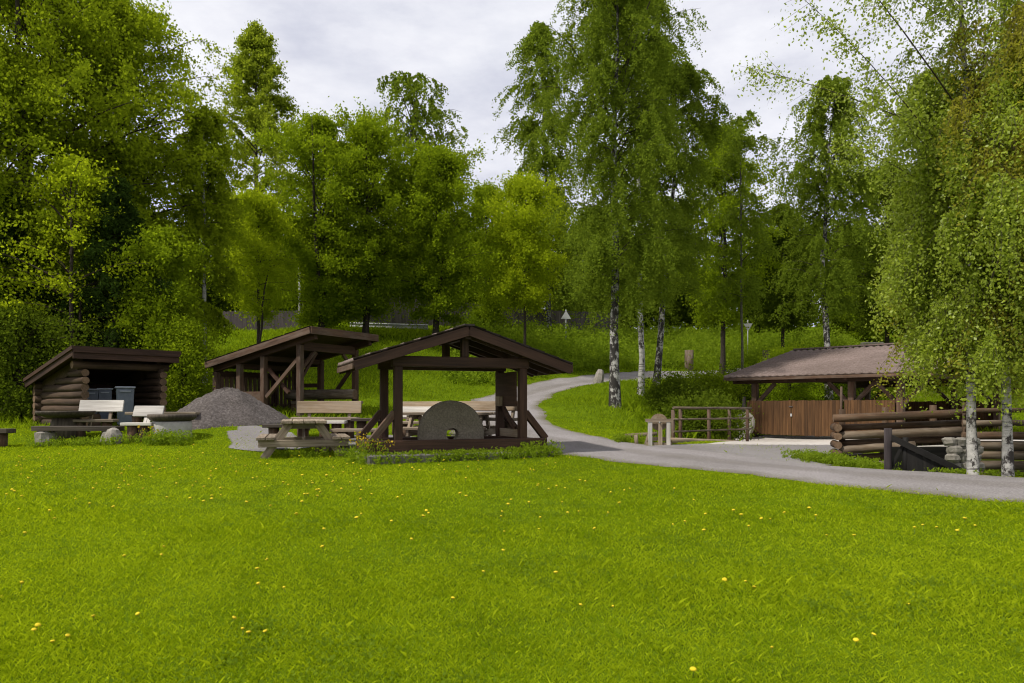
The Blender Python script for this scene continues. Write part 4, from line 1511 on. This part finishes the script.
def furniture():
    # main picnic table, nearest
    picnic_table(X(304, 14.7), 14.7, R_(16), 'weathered A-frame picnic table nearest the lawn, left of the millstone roof', 1.9)
    # tables and benches behind
    bench(X(333, 16.7), 16.7, R_(-2), 1.2, 'wide grey plank bench behind the right seat of the nearest picnic table', False, 'grey', seat_h=.42, depth=.5)
    bench(X(315, 17.5), 17.5, R_(2), .72, 'short pale-topped bench behind the nearest picnic table top', False, 'pale', seat_h=.5)
    bench(X(352, 17.6), 17.6, R_(4), .95, 'dark slab bench between tan backrest and millstone roof posts', False, 'darkslab', seat_h=.56, depth=.5)
    picnic_table(X(492, 16.9), 16.9, R_(80), 'grey picnic table seen behind the millstone', 2.0)
    bench(X(293, 18.2), 18.2, R_(-3), 1.6, 'bench with a tan plank backrest in front of the open shelter', True, 'grey', 'tan', back_h=(.54, .84))
    bench(X(391, 19.2), 19.2, R_(-42), 4.2, 'long bench with low backrest running behind the millstone to the road', True, 'grey', 'tan', back_h=(.60, .82))
    bench(X(264, 17.0), 17.0, R_(4), 1.1, 'short dark backless bench behind the left seat of the nearest picnic table', False, 'darkslab', seat_h=.44)
    bench(X(396, 18.0), 18.0, R_(-8), 1.15, 'bench with a pale upright backrest left of the millstone', True, 'grey', 'pale', back_h=(.52, .80), tilt=.3)
    # left set
    bench(X(36, 17.1), 17.1, R_(-1), 1.95, 'long dark plank bench on stones at the lawn edge before the log shelter', False, 'darkslab', seat_h=.45, support='stone', thick=.11)
    bench(X(123, 17.0), 17.0, R_(4), .68, 'short bench with bright pale seat and tilted pale backrest beside the round concrete table', True, 'pale', 'pale', back_h=(.56, .84), tilt=.55, depth=.32)
    bench(X(71, 18.6), 18.6, R_(7), 1.06, 'bench with pale grey backrest in front of the log shelter bins', True, 'grey', 'pale', back_h=(.62, .93), tilt=.35)
    bench(X(128, 18.9), 18.9, R_(2), 1.75, 'grey plank bench behind the round concrete table', False, 'grey', seat_h=.52)
    bench(X(-30, 17.0), 17.0, R_(2), .92, 'dark bench end entering at the left edge of the lawn', False, 'darkslab', seat_h=.42, thick=.1)
    # slab tables
    x, y = X(66, 18.6), 18.6
    t = thing('slab_table', (x, y, gz(x, y)), .1, 'dark bowl-edged slab table in front of the log shelter wall', 'table', 'slab tables')
    MB().lathe([(.42, .50), (.60, .56), (.66, .63), (.65, .66)], 22, jit=.02).build('tabletop', M['darkslab'], t)
    MB().lathe([(.34, -.1), (.33, .3), (.30, .498)], 14, jit=.03).build('pedestal', M['darkslab'], t)
    x, y = X(172, 17.3), 17.3
    t = thing('slab_table', (x, y, gz(x, y)), .2, 'round table with dark wooden top on a pale concrete drum', 'table', 'slab tables')
    MB().lathe([(.36, .40), (.46, .43), (.53, .50), (.52, .56)], 24, jit=.015).build('tabletop', M['darkslab'], t)
    MB().lathe([(.43, -.1), (.43, .30), (.42, .398)], 24, jit=.004).build('concrete_drum', M['concrete'], t)
    # chopping blocks
    for px, D, r, hh, lab in ((319, 15.9, .085, .30, 'left of two upright wood blocks under the picnic table'), (327.5, 15.8, .09, .29, 'right of two upright wood blocks under the picnic table')):
        x = X(px, D)
        m = MB()
        m.log((0, 0, -.04), (.01, 0, hh), r, 10, 2, .08, 0, 1)
        o = m.build('wood_block', [M['tan'], M['logend']])
        o.location = (x, D, gz(x, D))
        tag(o, lab, 'wood block', 'wood blocks by the picnic table')
    # rock in front of the benches
    for px, D, r, lab in ((114, 16.85, .20, 'brown rock under the dark plank bench'), ):
        x = X(px, D)
        o = MB().lathe([(r * .8, -.1), (r * 1.05, .05), (r * .95, .2), (r * .6, .32), (r * .2, .36)], 9, jit=.14, smooth=False).build('boulder', M['rock'])
        o.location = (x, D - .02, gz(x, D))
        tag(o, lab, 'rock')


furniture()


def heap():
    cx_, cy_ = X(224, 20.4), 20.4
    rs = np.random.RandomState(4)
    n, mrings = 64, 26
    V = []
    g0 = gz(cx_, cy_)
    for i in range(mrings + 1):
        q = i / mrings
        for j in range(n):
            th = 2 * np.pi * j / n
            rad = 1.70 * q * (1 + .07 * np.sin(th * 3 + 1) + .04 * np.sin(th * 7))
            x, y = rad * math.cos(th), rad * math.sin(th) * 1.05
            zz = .93 * (1 - (math.sqrt(q * q + .11) - math.sqrt(.11)) / (math.sqrt(1.11) - math.sqrt(.11)))
            zz += rs.normal(0, .022) * (1 - q * .5) + .035 * math.sin(x * 4 + y * 3) * (1 - q) - .05 * max(0, math.cos(th * 1.0 + 1.9)) ** 6 * math.sin(math.pi * q)
            V.append((x, y, gz(cx_ + x, cy_ + y) - g0 + zz - (.03 if q > .97 else 0)))
    Fs = []
    for i in range(mrings):
        for j in range(n):
            k = (j + 1) % n
            Fs.append((i * n + j, (i + 1) * n + j, (i + 1) * n + k, i * n + k))
    o = link('gravel_heap', np_mesh('gravel_heap', np.array(V), np.array(Fs), M['heap'], smooth=False))
    o.location = (cx_, cy_, g0)
    tag(o, 'cone-shaped heap of dark grey crushed stone', 'gravel heap', kind='thing')


heap()


# ------------------------------------------------------------------ barn
def barn():
    g = .53
    root = thing('barn', (BARN0[0], BARN0[1], g), math.atan2(BF[1], BF[0]), 'open timber barn with brown tiled roof and low board doors', 'barn')
    # local x along front to the right, y into depth
    ez, rzz = 2.0, 3.17
    e, ov, W, LX = .79, .5, 5.0, 6.0
    y0, yr, y1 = -ov, W - ov, 2 * W - ov
    def rz(y):
        return ez + (rzz - ez) * (1 - abs(y - yr) / W)
    xa, xb = -e, LX
    roof_sheet('roof_tiles', (xa, y0, ez), (xb, y0, ez), (xa, yr, rzz), (xb, yr, rzz), M['tileroof'], root, wl=.25, amp=.032, step=.42)
    roof_sheet('roof_tiles', (xa, y1, ez), (xb, y1, ez), (xa, yr, rzz), (xb, yr, rzz), M['tileroof'], root, wl=.25, amp=.032, step=.42)
    m = MB()
    m.beam((xa, yr, rzz + .09), (xb, yr, rzz + .09), .26, .05)
    m.build('ridge_cap', M['tileroof'], root)
    for s, ya in ((1, y0), (-1, y1)):
        MB().beam(((xa + xb) / 2, ya + s * .05, ez - .02), ((xa + xb) / 2, yr, rzz - .03), LX + e - .1, .03).build('roof_boards', M['stain'], root)
        MB().beam((xa, ya - s * .02, ez - .045), (xb, ya - s * .02, ez - .045), .03, .09).build('fascia', M['stain_old'], root)
        for x in (xa + .02, xb - .02):
            MB().beam((x, ya, ez - .05), (x, yr, rzz - .05), .03, .14).build('verge_board', M['stain_old'], root)
        for i in range(7):
            x = xa + .35 + i * .97
            MB().beam((x, ya + s * .04, ez - .10), (x, yr - s * .02, rzz - .11), .07, .12).build('rafter', M['stain'], root)
    pz = ez - .02 + (rzz - ez) * ov / W - .17
    for y in (.0, 2 * W - 2 * ov):
        MB().beam((xa + .1, y, pz - .02), (xb - .1, y, pz - .02), .18, .2).build('wall_plate', M['stain'], root)
        for x in (.12, 3.45, 4.9):
            MB().beam((x, y, -.05), (x, y, pz - .122), .19, .19, up=(1, 0, 0)).build('post', M['stain_old'], root, .012)
            for s in (-1, 1):
                if xa + .2 < x + s * .8 < xb - .1:
                    MB().beam((x + s * .09, y, pz - .80), (x + s * .74, y, pz - .13), .10, .12).build('knee_brace', M['stain_old'], root)
    for x in (.12, 3.45, 4.9):
        MB().beam((x, .1, pz + .09), (x, 2 * W - 2 * ov - .1, pz + .09), .14, .16).build('tie_beam', M['stain'], root)
    # low board doors and panels
    def boards(nm, xs, xe, y, z0=.06, z1=1.22, handle=False, mat='barnboard'):
        m = MB()
        x = xs
        while x < xe - .02:
            w = min(rnd.uniform(.095, .125), xe - x)
            m.box(x + .003, x + w - .003, y - .014 + rnd.uniform(-.003, .003), y + .014, z0 + rnd.uniform(0, .02), z1 + rnd.uniform(-.012, .012))
            x += w
        p = m.build(nm, M[mat], root)
        r = MB()
        for z in (z0 + .18, z1 - .18):
            r.beam((xs + .05, y + .045, z), (xe - .05, y + .045, z), .05, .11)
        r.build('ledge', M['stain'], p)
        return p
    d1 = boards('door', -.10, 1.525, -.14)
    d2 = boards('door', 1.535, 3.22, -.14)
    boards('board_wall', 3.26, 4.8, -.12)
    boards('board_wall', .05, 5.0, 2 * W - 2 * ov + .12)
    MB().beam((1.51, -.175, .74), (1.56, -.175, .74), .03, .09).build('latch', M['sign'], d2)
    MB().beam((1.45, -.170, 1.02), (1.58, -.170, 1.02), .02, .035).build('hasp', M['greyboard'], d2)
    MB().beam((-.22, -.15, -.05), (-.22, -.15, 1.36), .09, .09, up=(1, 0, 0)).build('gate_post', M['greyboard'], root)
    m = MB()
    m.beam((-.3, -.14, .03), (4.8, -.14, .03), .07, .05)
    m.build('sill', M['black'], root)
    # pole in front
    x, y = X(841, 21.3), 21.3
    o = MB().tube([(0, 0, -.1), (.0, 0, .8), (.01, 0, 1.6)], [.035, .033, .03], 8).build('pole', M['stain_old'])
    o.location = (x, y, gz(x, y))
    tag(o, 'thin upright pole standing before the barn at the end of the log wall', 'pole')
    # leaning wheel stone
    x, y = X(744, 25.4), 25.4
    t = thing('grindstone', (x, y, gz(x, y)), R_(-62), 'round grey grindstone leaning against the left end of the barn', 'millstone')
    m = MB()
    n = 36
    vs, fs = [], []
    for r_, y_ in ((.07, -.06), (.43, -.06), (.45, -.04), (.45, .04), (.43, .06), (.07, .06)):
        for j in range(n):
            th = 2 * math.pi * j / n
            zz = .45 + r_ * math.sin(th)
            vs.append((r_ * math.cos(th), y_ + .18 * (zz - .45), zz + .03))
    for i in range(6):
        for j in range(n):
            k = (j + 1) % n
            i2 = (i + 1) % 6
            fs.append((i * n + j, i * n + k, i2 * n + k, i2 * n + j))
    m.add(vs, fs, vs).build('stone_disc', M['rock'], t)


barn()


# ------------------------------------------------------------------ pole railing, treadle grindstone, timber kerb
def hollow():
    x0, y0 = X(671, 19.6), 19.6
    x1, y1 = X(749, 22.6), 22.6
    L = math.hypot(x1 - x0, y1 - y0)
    g = gz((x0 + x1) / 2, (y0 + y1) / 2)
    root = thing('pole_railing', (x0, y0, g), math.atan2(y1 - y0, x1 - x0), 'grey three-pole railing between the treadle grindstone and the barn', 'railing')
    for z in (.38, .70, 1.0):
        MB().log((.0, -.07, z), (L, -.07, z - .02), .026 if z < 1 else .036, 8, 5, .12).build('rail', M['greylog'], root)
    for t in (.1, .45, L * .45, L * .72, L - .1):
        MB().log((t, 0, -.5), (t, 0, 1.0 if t > .3 else .95), .05, 8, 2).build('post', M['stain_old'], root)
    # timber kerb
    x0, y0, x1, y1 = X(668, 17.3), 17.3, X(738, 21.0), 21.0
    L = math.hypot(x1 - x0, y1 - y0)
    m = MB()
    m.log((0, 0, .06), (L, 0, .06 + gz(x1, y1) - gz(x0, y0)), .085, 9, 5, .06, 0, 1)
    o = m.build('timber_kerb', [M['tan'], M['logend']])
    o.location = (x0, y0, gz(x0, y0))
    o.rotation_euler = (0, 0, math.atan2(y1 - y0, x1 - x0))
    tag(o, 'long log lying along the edge of the concrete apron', 'log')
    # treadle grindstone
    x, y = X(659, 16.9), 16.9
    t = thing('treadle_grindstone', (x, y, gz(x, y)), R_(-8), 'small treadle grindstone on a grey post frame beside the road', 'grindstone')
    for i in (-.2, .02, .2):
        for j in (-.14, .14):
            if i == .02 and j > 0:
                continue
            MB().beam((i, j, -.05), (i, j, .52), .085, .085, up=(1, 0, 0)).build('leg', M['pale' if i != .02 else 'grey'], t)
    for j in (-.14, .14):
        MB().beam((-.30, j, .555), (.30, j, .555), .10, .066).build('rail', M['grey'], t)
    MB().beam((-.24, -.01, .14), (.24, -.01, .14), .05, .08).build('stretcher', M['grey'], t)
    m = MB()
    m.log((0, -.045, .52), (0, .045, .52), .19, 22, 1, 0)
    m.build('grinding_wheel', M['tan'], t)
    MB().tube([(0, -.24, .52), (0, .24, .52)], [.015, .015], 8).build('axle', M['metal'], t)
    MB().beam((-.28, 0, .03), (.28, 0, .03), .30, .05).build('base_board', M['grey'], t)
    for px, hh, ti, lab in ((637, .22, .1, 'left of two short pale stakes beside the treadle grindstone'), (645, .26, -.35, 'leaning short stake right beside the treadle grindstone')):
        x, y = X(px, 17.0), 17.0
        o = MB().log((0, 0, -.08), (ti * -.3, 0, hh), .045, 8, 2, .08, 0, 1).build('stake', [M['grey'], M['logend']])
        o.location = (x, y, gz(x, y))
        tag(o, lab, 'stake', 'stakes by the treadle grindstone')
    x, y = X(625, 18.3), 18.3
    o = MB().log((0, 0, .1), (.75, -.2, .16), .05, 8, 3, .1, 0, 1).build('fallen_pole', [M['greylog'], M['logend']])
    o.location = (x, y, gz(x, y) - .02)
    tag(o, 'grey pole lying on the grass mound left of the treadle grindstone', 'pole')
    # marker stone and posts up the road
    x, y = X(588, 34.5), 34.5
    rr = road_dist(np.array([x]), np.array([y]))[0]
    o = MB().lathe([(.24, -.2), (.25, .2), (.21, .5), (.12, .68)], 8, jit=.12, smooth=False).build('marker_stone', M['rock'])
    o.location = (x + .35, y - .9, gz(x + .35, y - .9))
    o.rotation_euler = (0, R_(12), .4)
    tag(o, 'upright grey stone standing at the inner edge of the road bend', 'stone')
    for px, D, h, r, lab in ((689, 45.0, 1.2, .26, 'thick wooden stump post beside the road above the railing'), (766, 45.5, 1.3, .2, 'wooden post just above the left slope of the barn roof')):
        x = X(px, D)
        o = MB().log((0, 0, -.3), (0, 0, h), r, 10, 2, .05, 0, 1).build('stump_post', [M['greylog'], M['logend']])
        o.location = (x, D, gz(x, D))
        tag(o, lab, 'post', 'posts along the upper road')
    x, D = X(872, 52.0), 52.0
    o = MB().box(-.7, .7, -.25, .25, -.4, .75).build('concrete_block', M['mossy'], None, .03)
    o.location = (x, D, gz(x, D) + .35)
    tag(o, 'pale concrete block on the slope above the barn ridge', 'concrete block')


hollow()


# ------------------------------------------------------------------ log wall on the right
def log_wall():
    # bridge-like crib of stacked logs
    p0 = np.array((X(838, 16.6), 16.6))
    p1 = np.array((X(968, 15.9), 15.9))
    L = float(np.linalg.norm(p1 - p0))
    g = .5
    root = thing('log_railing', (p0[0], p0[1], g), math.atan2(*(p1 - p0)[::-1]), 'stacked log railing with brown round logs before the barn', 'log railing', 'log railings by the near birches')
    tilt = .13
    def Lg(z, r, ya=0, a=-.06, b=None, mat='log'):
        MB().log((a, ya, z), ((L if b is None else b), ya, z + tilt), r, 11, 6, .06, 0, 1).build('rail', [M[mat], M['logend']], root)
    Lg(.80, .088, 0, -.1, L + .0)
    Lg(.59, .070, .14, .05)
    Lg(.42, .088, -.02, .03, L * .97, 'greylog')
    Lg(.25, .070, .13, .05)
    Lg(.10, .095, -.03, .02, L * .6, 'greylog')
    Lg(-.10, .09, .10, .05, L * .7)
    Lg(-.28, .09, .0, .02, L * .6, 'greylog')
    m = MB()
    for z in (.60, .41, .22, .03, -.16):
        m.log((-.02, -.16, z), (-.02, .5, z), .085, 10, 2, .05, 0, 1)
    m.build('corner_log', [M['log'], M['logend']], root)
    for t in (.12, 1.0, 1.95, 2.62):
        MB().log((t, .26, -.6), (t, .26, 1.0 + tilt * t / L), .07, 9, 3, .05, 0, 1).build('post', [M['log'], M['logend']], root)
    m = MB()
    x = .9
    while x < L - .1:
        m.box(x, x + .1, .33, .36, -.2, .68)
        x += .108
    m.build('board_panel', M['stain_old'], root)
    MB().beam((L * .42, -.12, .16), (L * .99, -.12, .25), .26, .05).build('deck_plank', M['pale'], root)
    # stone pier
    x, y = X(962, 14.9), 14.9
    o = MB()
    r = random.Random(3)
    for lay in range(5):
        for k in range(3):
            cx_ = -.22 + k * .22 + (.05 if lay % 2 else 0)
            o.lathe([(.11, 0), (.14, .05), (.135, .13), (.09, .165)], 7, c=(cx_, r.uniform(-.04, .04), -.35 + lay * .16), jit=.16, smooth=False)
    ob = o.build('stone_pier', M['rock'])
    ob.location = (x, y, g)
    tag(ob, 'short dry-stone pier beside the left near birch trunk', 'stone pier')
    # right-hand log wall
    p0 = np.array((X(962, 15.6), 15.6))
    p1 = np.array((X(1150, 14.6), 14.6))
    L2 = float(np.linalg.norm(p1 - p0))
    root = thing('log_railing', (p0[0], p0[1], .36), math.atan2(*(p1 - p0)[::-1]), 'grey log wall with open rails behind the two near birch trunks', 'log railing', 'log railings by the near birches')
    for z, r_, mt in ((-.30, .10, 'greylog'), (-.10, .10, 'greylog'), (.10, .10, 'greylog'), (.30, .10, 'greylog'), (.50, .10, 'greylog'), (.70, .085, 'log'), (.96, .065, 'greylog'), (1.22, .05, 'log')):
        MB().log((0, rnd.uniform(-.03, .03), z - .1), (L2, rnd.uniform(-.03, .03), z - .06), r_, 10, 8, .07, 0, 1).build('rail', [M[mt], M['logend']], root)
    for t in (.1, 1.4, 2.7, 3.8):
        MB().log((t, .16, -.3), (t, .16, 1.3), .06, 8, 2).build('post', M['log'], root)
    # tarred ramp side in front
    p0 = np.array((X(888, 13.3), 13.3))
    p1 = np.array((X(966, 12.7), 12.7))
    L3 = float(np.linalg.norm(p1 - p0))
    gg = gz(*p0)
    root = thing('ramp_railing', (p0[0], p0[1], gg), math.atan2(*(p1 - p0)[::-1]), 'black tarred railing with sloping handrail at the road edge', 'railing')
    MB().log((0, 0, -.2), (0, 0, .76), .065, 12, 3, .03).build('post', M['darkboard'], root)
    MB().log((.27, .08, -.2), (.27, .08, .60), .05, 10, 2, .03).build('post', M['black'], root)
    MB().beam((.05, 0, .60), (L3, 0, .02), .06, .10).build('handrail', M['black'], root)
    MB().beam((.22, .05, .45), (.04, .05, .05), .04, .05).build('brace', M['black'], root)
    m = MB()
    x = .30
    while x < L3 - .1:
        zt = .60 - .58 * x / L3 - .07
        if zt > -.1:
            m.box(x, x + .12, .035, .06, -.25, zt)
        x += .124
    m.build('board_panel', M['black'], root)
    x, y = X(925, 15.4), 15.4
    o = MB()
    o.box(-.75, .75, -.06, .06, -.5, .27)
    ob = o.build('culvert_board', M['black'])
    ob.location = (x, y, .47)
    tag(ob, 'black tarred boards under the pale plank of the log railing', 'boards')


log_wall()


# ------------------------------------------------------------------ bank-top fences, guard rail, signs
def bank_top():
    def fence(nm, label, a, b, h, mat, step=2.4, gap=.004, wd=.13):
        a, b = np.array(a, float), np.array(b, float)
        L = float(np.linalg.norm(b - a))
        root = thing(nm, (a[0], a[1], gz(*a)), math.atan2(*(b - a)[::-1]), label, 'fence', 'board fences on top of the bank')
        z0 = gz(*a)
        def gl(t):
            p = a + (b - a) * t / L
            return gz(*p) - z0
        m = MB()
        t = 0
        while t < L - wd:
            q = gl(t)
            m.box(t, t + wd - gap, -.015, .015, q - .15, q + h + rnd.uniform(-.03, .03))
            t += wd
        m.build('board_panel', M[mat], root)
        for k in range(int(L / step) + 1):
            t = min(k * step, L)
            MB().beam((t, .08, gl(t) - .3), (t, .08, gl(t) + h - .05), .11, .11, up=(1, 0, 0)).build('post', M[mat], root)
        m = MB()
        n = int(L / 2)
        for k in range(n):
            t0, t1 = L * k / n, L * (k + 1) / n
            m.beam((t0, .045, gl(t0) + h * .75), (t1, .045, gl(t1) + h * .75), .05, .1)
        m.build('rail', M[mat], root)
    fence('board_fence', 'dark board fence on the bank top behind the open shelter', (X(222, 45.5), 45.5), (X(304, 43.5), 43.5), 1.15, 'darkboard')
    fence('board_fence', 'long grey board fence at the bank top behind the trees and millstone roof', (X(352, 49), 49), (X(612, 55), 55), 2.1, 'greyboard')
    # guard rail
    def guard(label, a, b, h=.55, mat='metal'):
        a, b = np.array(a, float), np.array(b, float)
        L = float(np.linalg.norm(b - a))
        z0 = gz(*a)
        root = thing('guard_rail', (a[0], a[1], z0), math.atan2(*(b - a)[::-1]), label, 'guard rail', 'guard rails on the upper road')
        z1 = gz(*b) - z0
        m = MB()
        prof = [(-.02, -.15), (.03, -.10), (-.01, -.03), (-.01, .03), (.03, .10), (-.02, .15), (-.035, .15), (-.035, -.15)]
        vs, fs = [], []
        for t, zz in ((0, 0), (L, z1)):
            for yy, q in prof:
                vs.append((t, -yy, zz + h + q))
        n = len(prof)
        for j in range(n):
            k = (j + 1) % n
            fs.append((j, k, n + k, n + j))
        fs += [tuple(range(n))[::-1], tuple(range(n, 2 * n))]
        m.add(vs, fs, vs).build('beam', M[mat], root)
        k = 0.3
        while k < L:
            MB().beam((k, .09, z1 * k / L - .3), (k, .09, z1 * k / L + h + .1), .09, .06, up=(1, 0, 0)).build('post', M[mat], root)
            k += 2.0
    guard('pale guard rail on the bank edge left of the millstone roof ridge', (X(350, 43.5), 43.5), (X(428, 43.5), 43.5), .28, 'sign')
    guard('grey guard rail above the dark board fence at the left', (X(212, 52), 52), (X(262, 54), 54), .95)
    # road signs
    def sign(px, py, D, up, label):
        x = X(px, D)
        g = gz(x, D)
        zc = Z(py, D)
        root = thing('road_sign', (x, D, g), 0.1, label, 'road sign', 'triangular road signs')
        MB().tube([(0, .03, -.3), (0, .03, zc - g + .4)], [.03, .03], 8).build('post', M['metal'], root)
        s = 1 if up else -1
        r = .32
        poly = [(-r, zc - g - s * r * .55), (r, zc - g - s * r * .55), (0, zc - g + s * r * 1.1)]
        MB().prism(poly if up else poly[::-1], -.012, .0, 'y').build('panel', M['sign'], root)
    sign(566, 316, 47, True, 'pale triangular road sign, point up, before the grey fence')
    sign(748, 326, 50, False, 'pale triangular road sign, point down, left of the barn ridge')
    x = X(302, 43)
    o = MB().tube([(0, 0, -.4), (.03, 0, 2.0), (0, 0, 5.2)], [.13, .12, .10], 9).build('pale_trunk', M['birchbark'])
    o.location = (x, 42.6, gz(x, 42.6))
    tag(o, 'bare pale birch stem rising behind the high corner of the open shelter', 'tree stem')


bank_top()

# ------------------------------------------------------------------ camera, light, sky
cam = bpy.data.cameras.new('camera')
cam.sensor_width = 36
cam.lens = F * 36 / 1024
cam.shift_y = (HY - 341.5) / 1024
cam.clip_end = 1000
co = bpy.data.objects.new('camera', cam)
C.objects.link(co)
co.location = (0, 0, EYE)
co.rotation_euler = (R_(90), 0, 0)
scene.camera = co

SUN = np.array((-.52, -.28, .80))
SUN /= np.linalg.norm(SUN)
el = math.asin(SUN[2])
sun = bpy.data.lights.new('sun', 'SUN')
sun.energy = 3.5
sun.angle = R_(3.0)
sun.color = (1, .95, .86)
so = bpy.data.objects.new('sun', sun)
C.objects.link(so)
so.rotation_euler = (math.pi / 2 - el, 0, math.atan2(SUN[1], SUN[0]) + math.pi / 2)
so.location = (-20, 5, 30)

w = bpy.data.worlds.new('World')
scene.world = w
w.use_nodes = True
nt = w.node_tree
nt.nodes.clear()
out = nt.nodes.new('ShaderNodeOutputWorld')
bg = nt.nodes.new('ShaderNodeBackground')
bg.inputs['Strength'].default_value = .1
sky = nt.nodes.new('ShaderNodeTexSky')
sky.sky_type = 'NISHITA'
sky.sun_disc = False
sky.sun_elevation = el
sky.sun_rotation = math.atan2(SUN[0], SUN[1])
tc = nt.nodes.new('ShaderNodeTexCoord')
mp = nt.nodes.new('ShaderNodeMapping')
mp.inputs['Scale'].default_value = (1.0, 1.0, 2.6)
nt.links.new(tc.outputs['Generated'], mp.inputs['Vector'])
f1 = noise(nt, mp.outputs['Vector'], 2.6, 7, .55)
f2 = noise(nt, mp.outputs['Vector'], 5.5, 6, .6)
cl = ramp(nt, f2, [(.30, (5.0, 5.1, 5.9)), (.50, (6.4, 6.45, 7.0)), (.72, (7.6, 7.6, 7.9))])
fac = ramp(nt, f1, [(.24, (.80,) * 3), (.50, (.97,) * 3)])
col = mixc(nt, fac, sky.outputs['Color'], cl)
nt.links.new(col, bg.inputs['Color'])
nt.links.new(bg.outputs['Background'], out.inputs['Surface'])

scene.view_settings.view_transform = 'Standard'
scene.view_settings.look = 'None'
scene.view_settings.exposure = .42
scene.view_settings.gamma = 1
scene.render.engine = 'CYCLES'
cy = scene.cycles
cy.max_bounces = 8
cy.diffuse_bounces = 6
cy.glossy_bounces = 2
cy.transmission_bounces = 4
cy.transparent_max_bounces = 4
cy.filter_width = 1.15
cy.use_adaptive_sampling = True
cy.adaptive_threshold = .02
cy.sample_clamp_indirect = 4
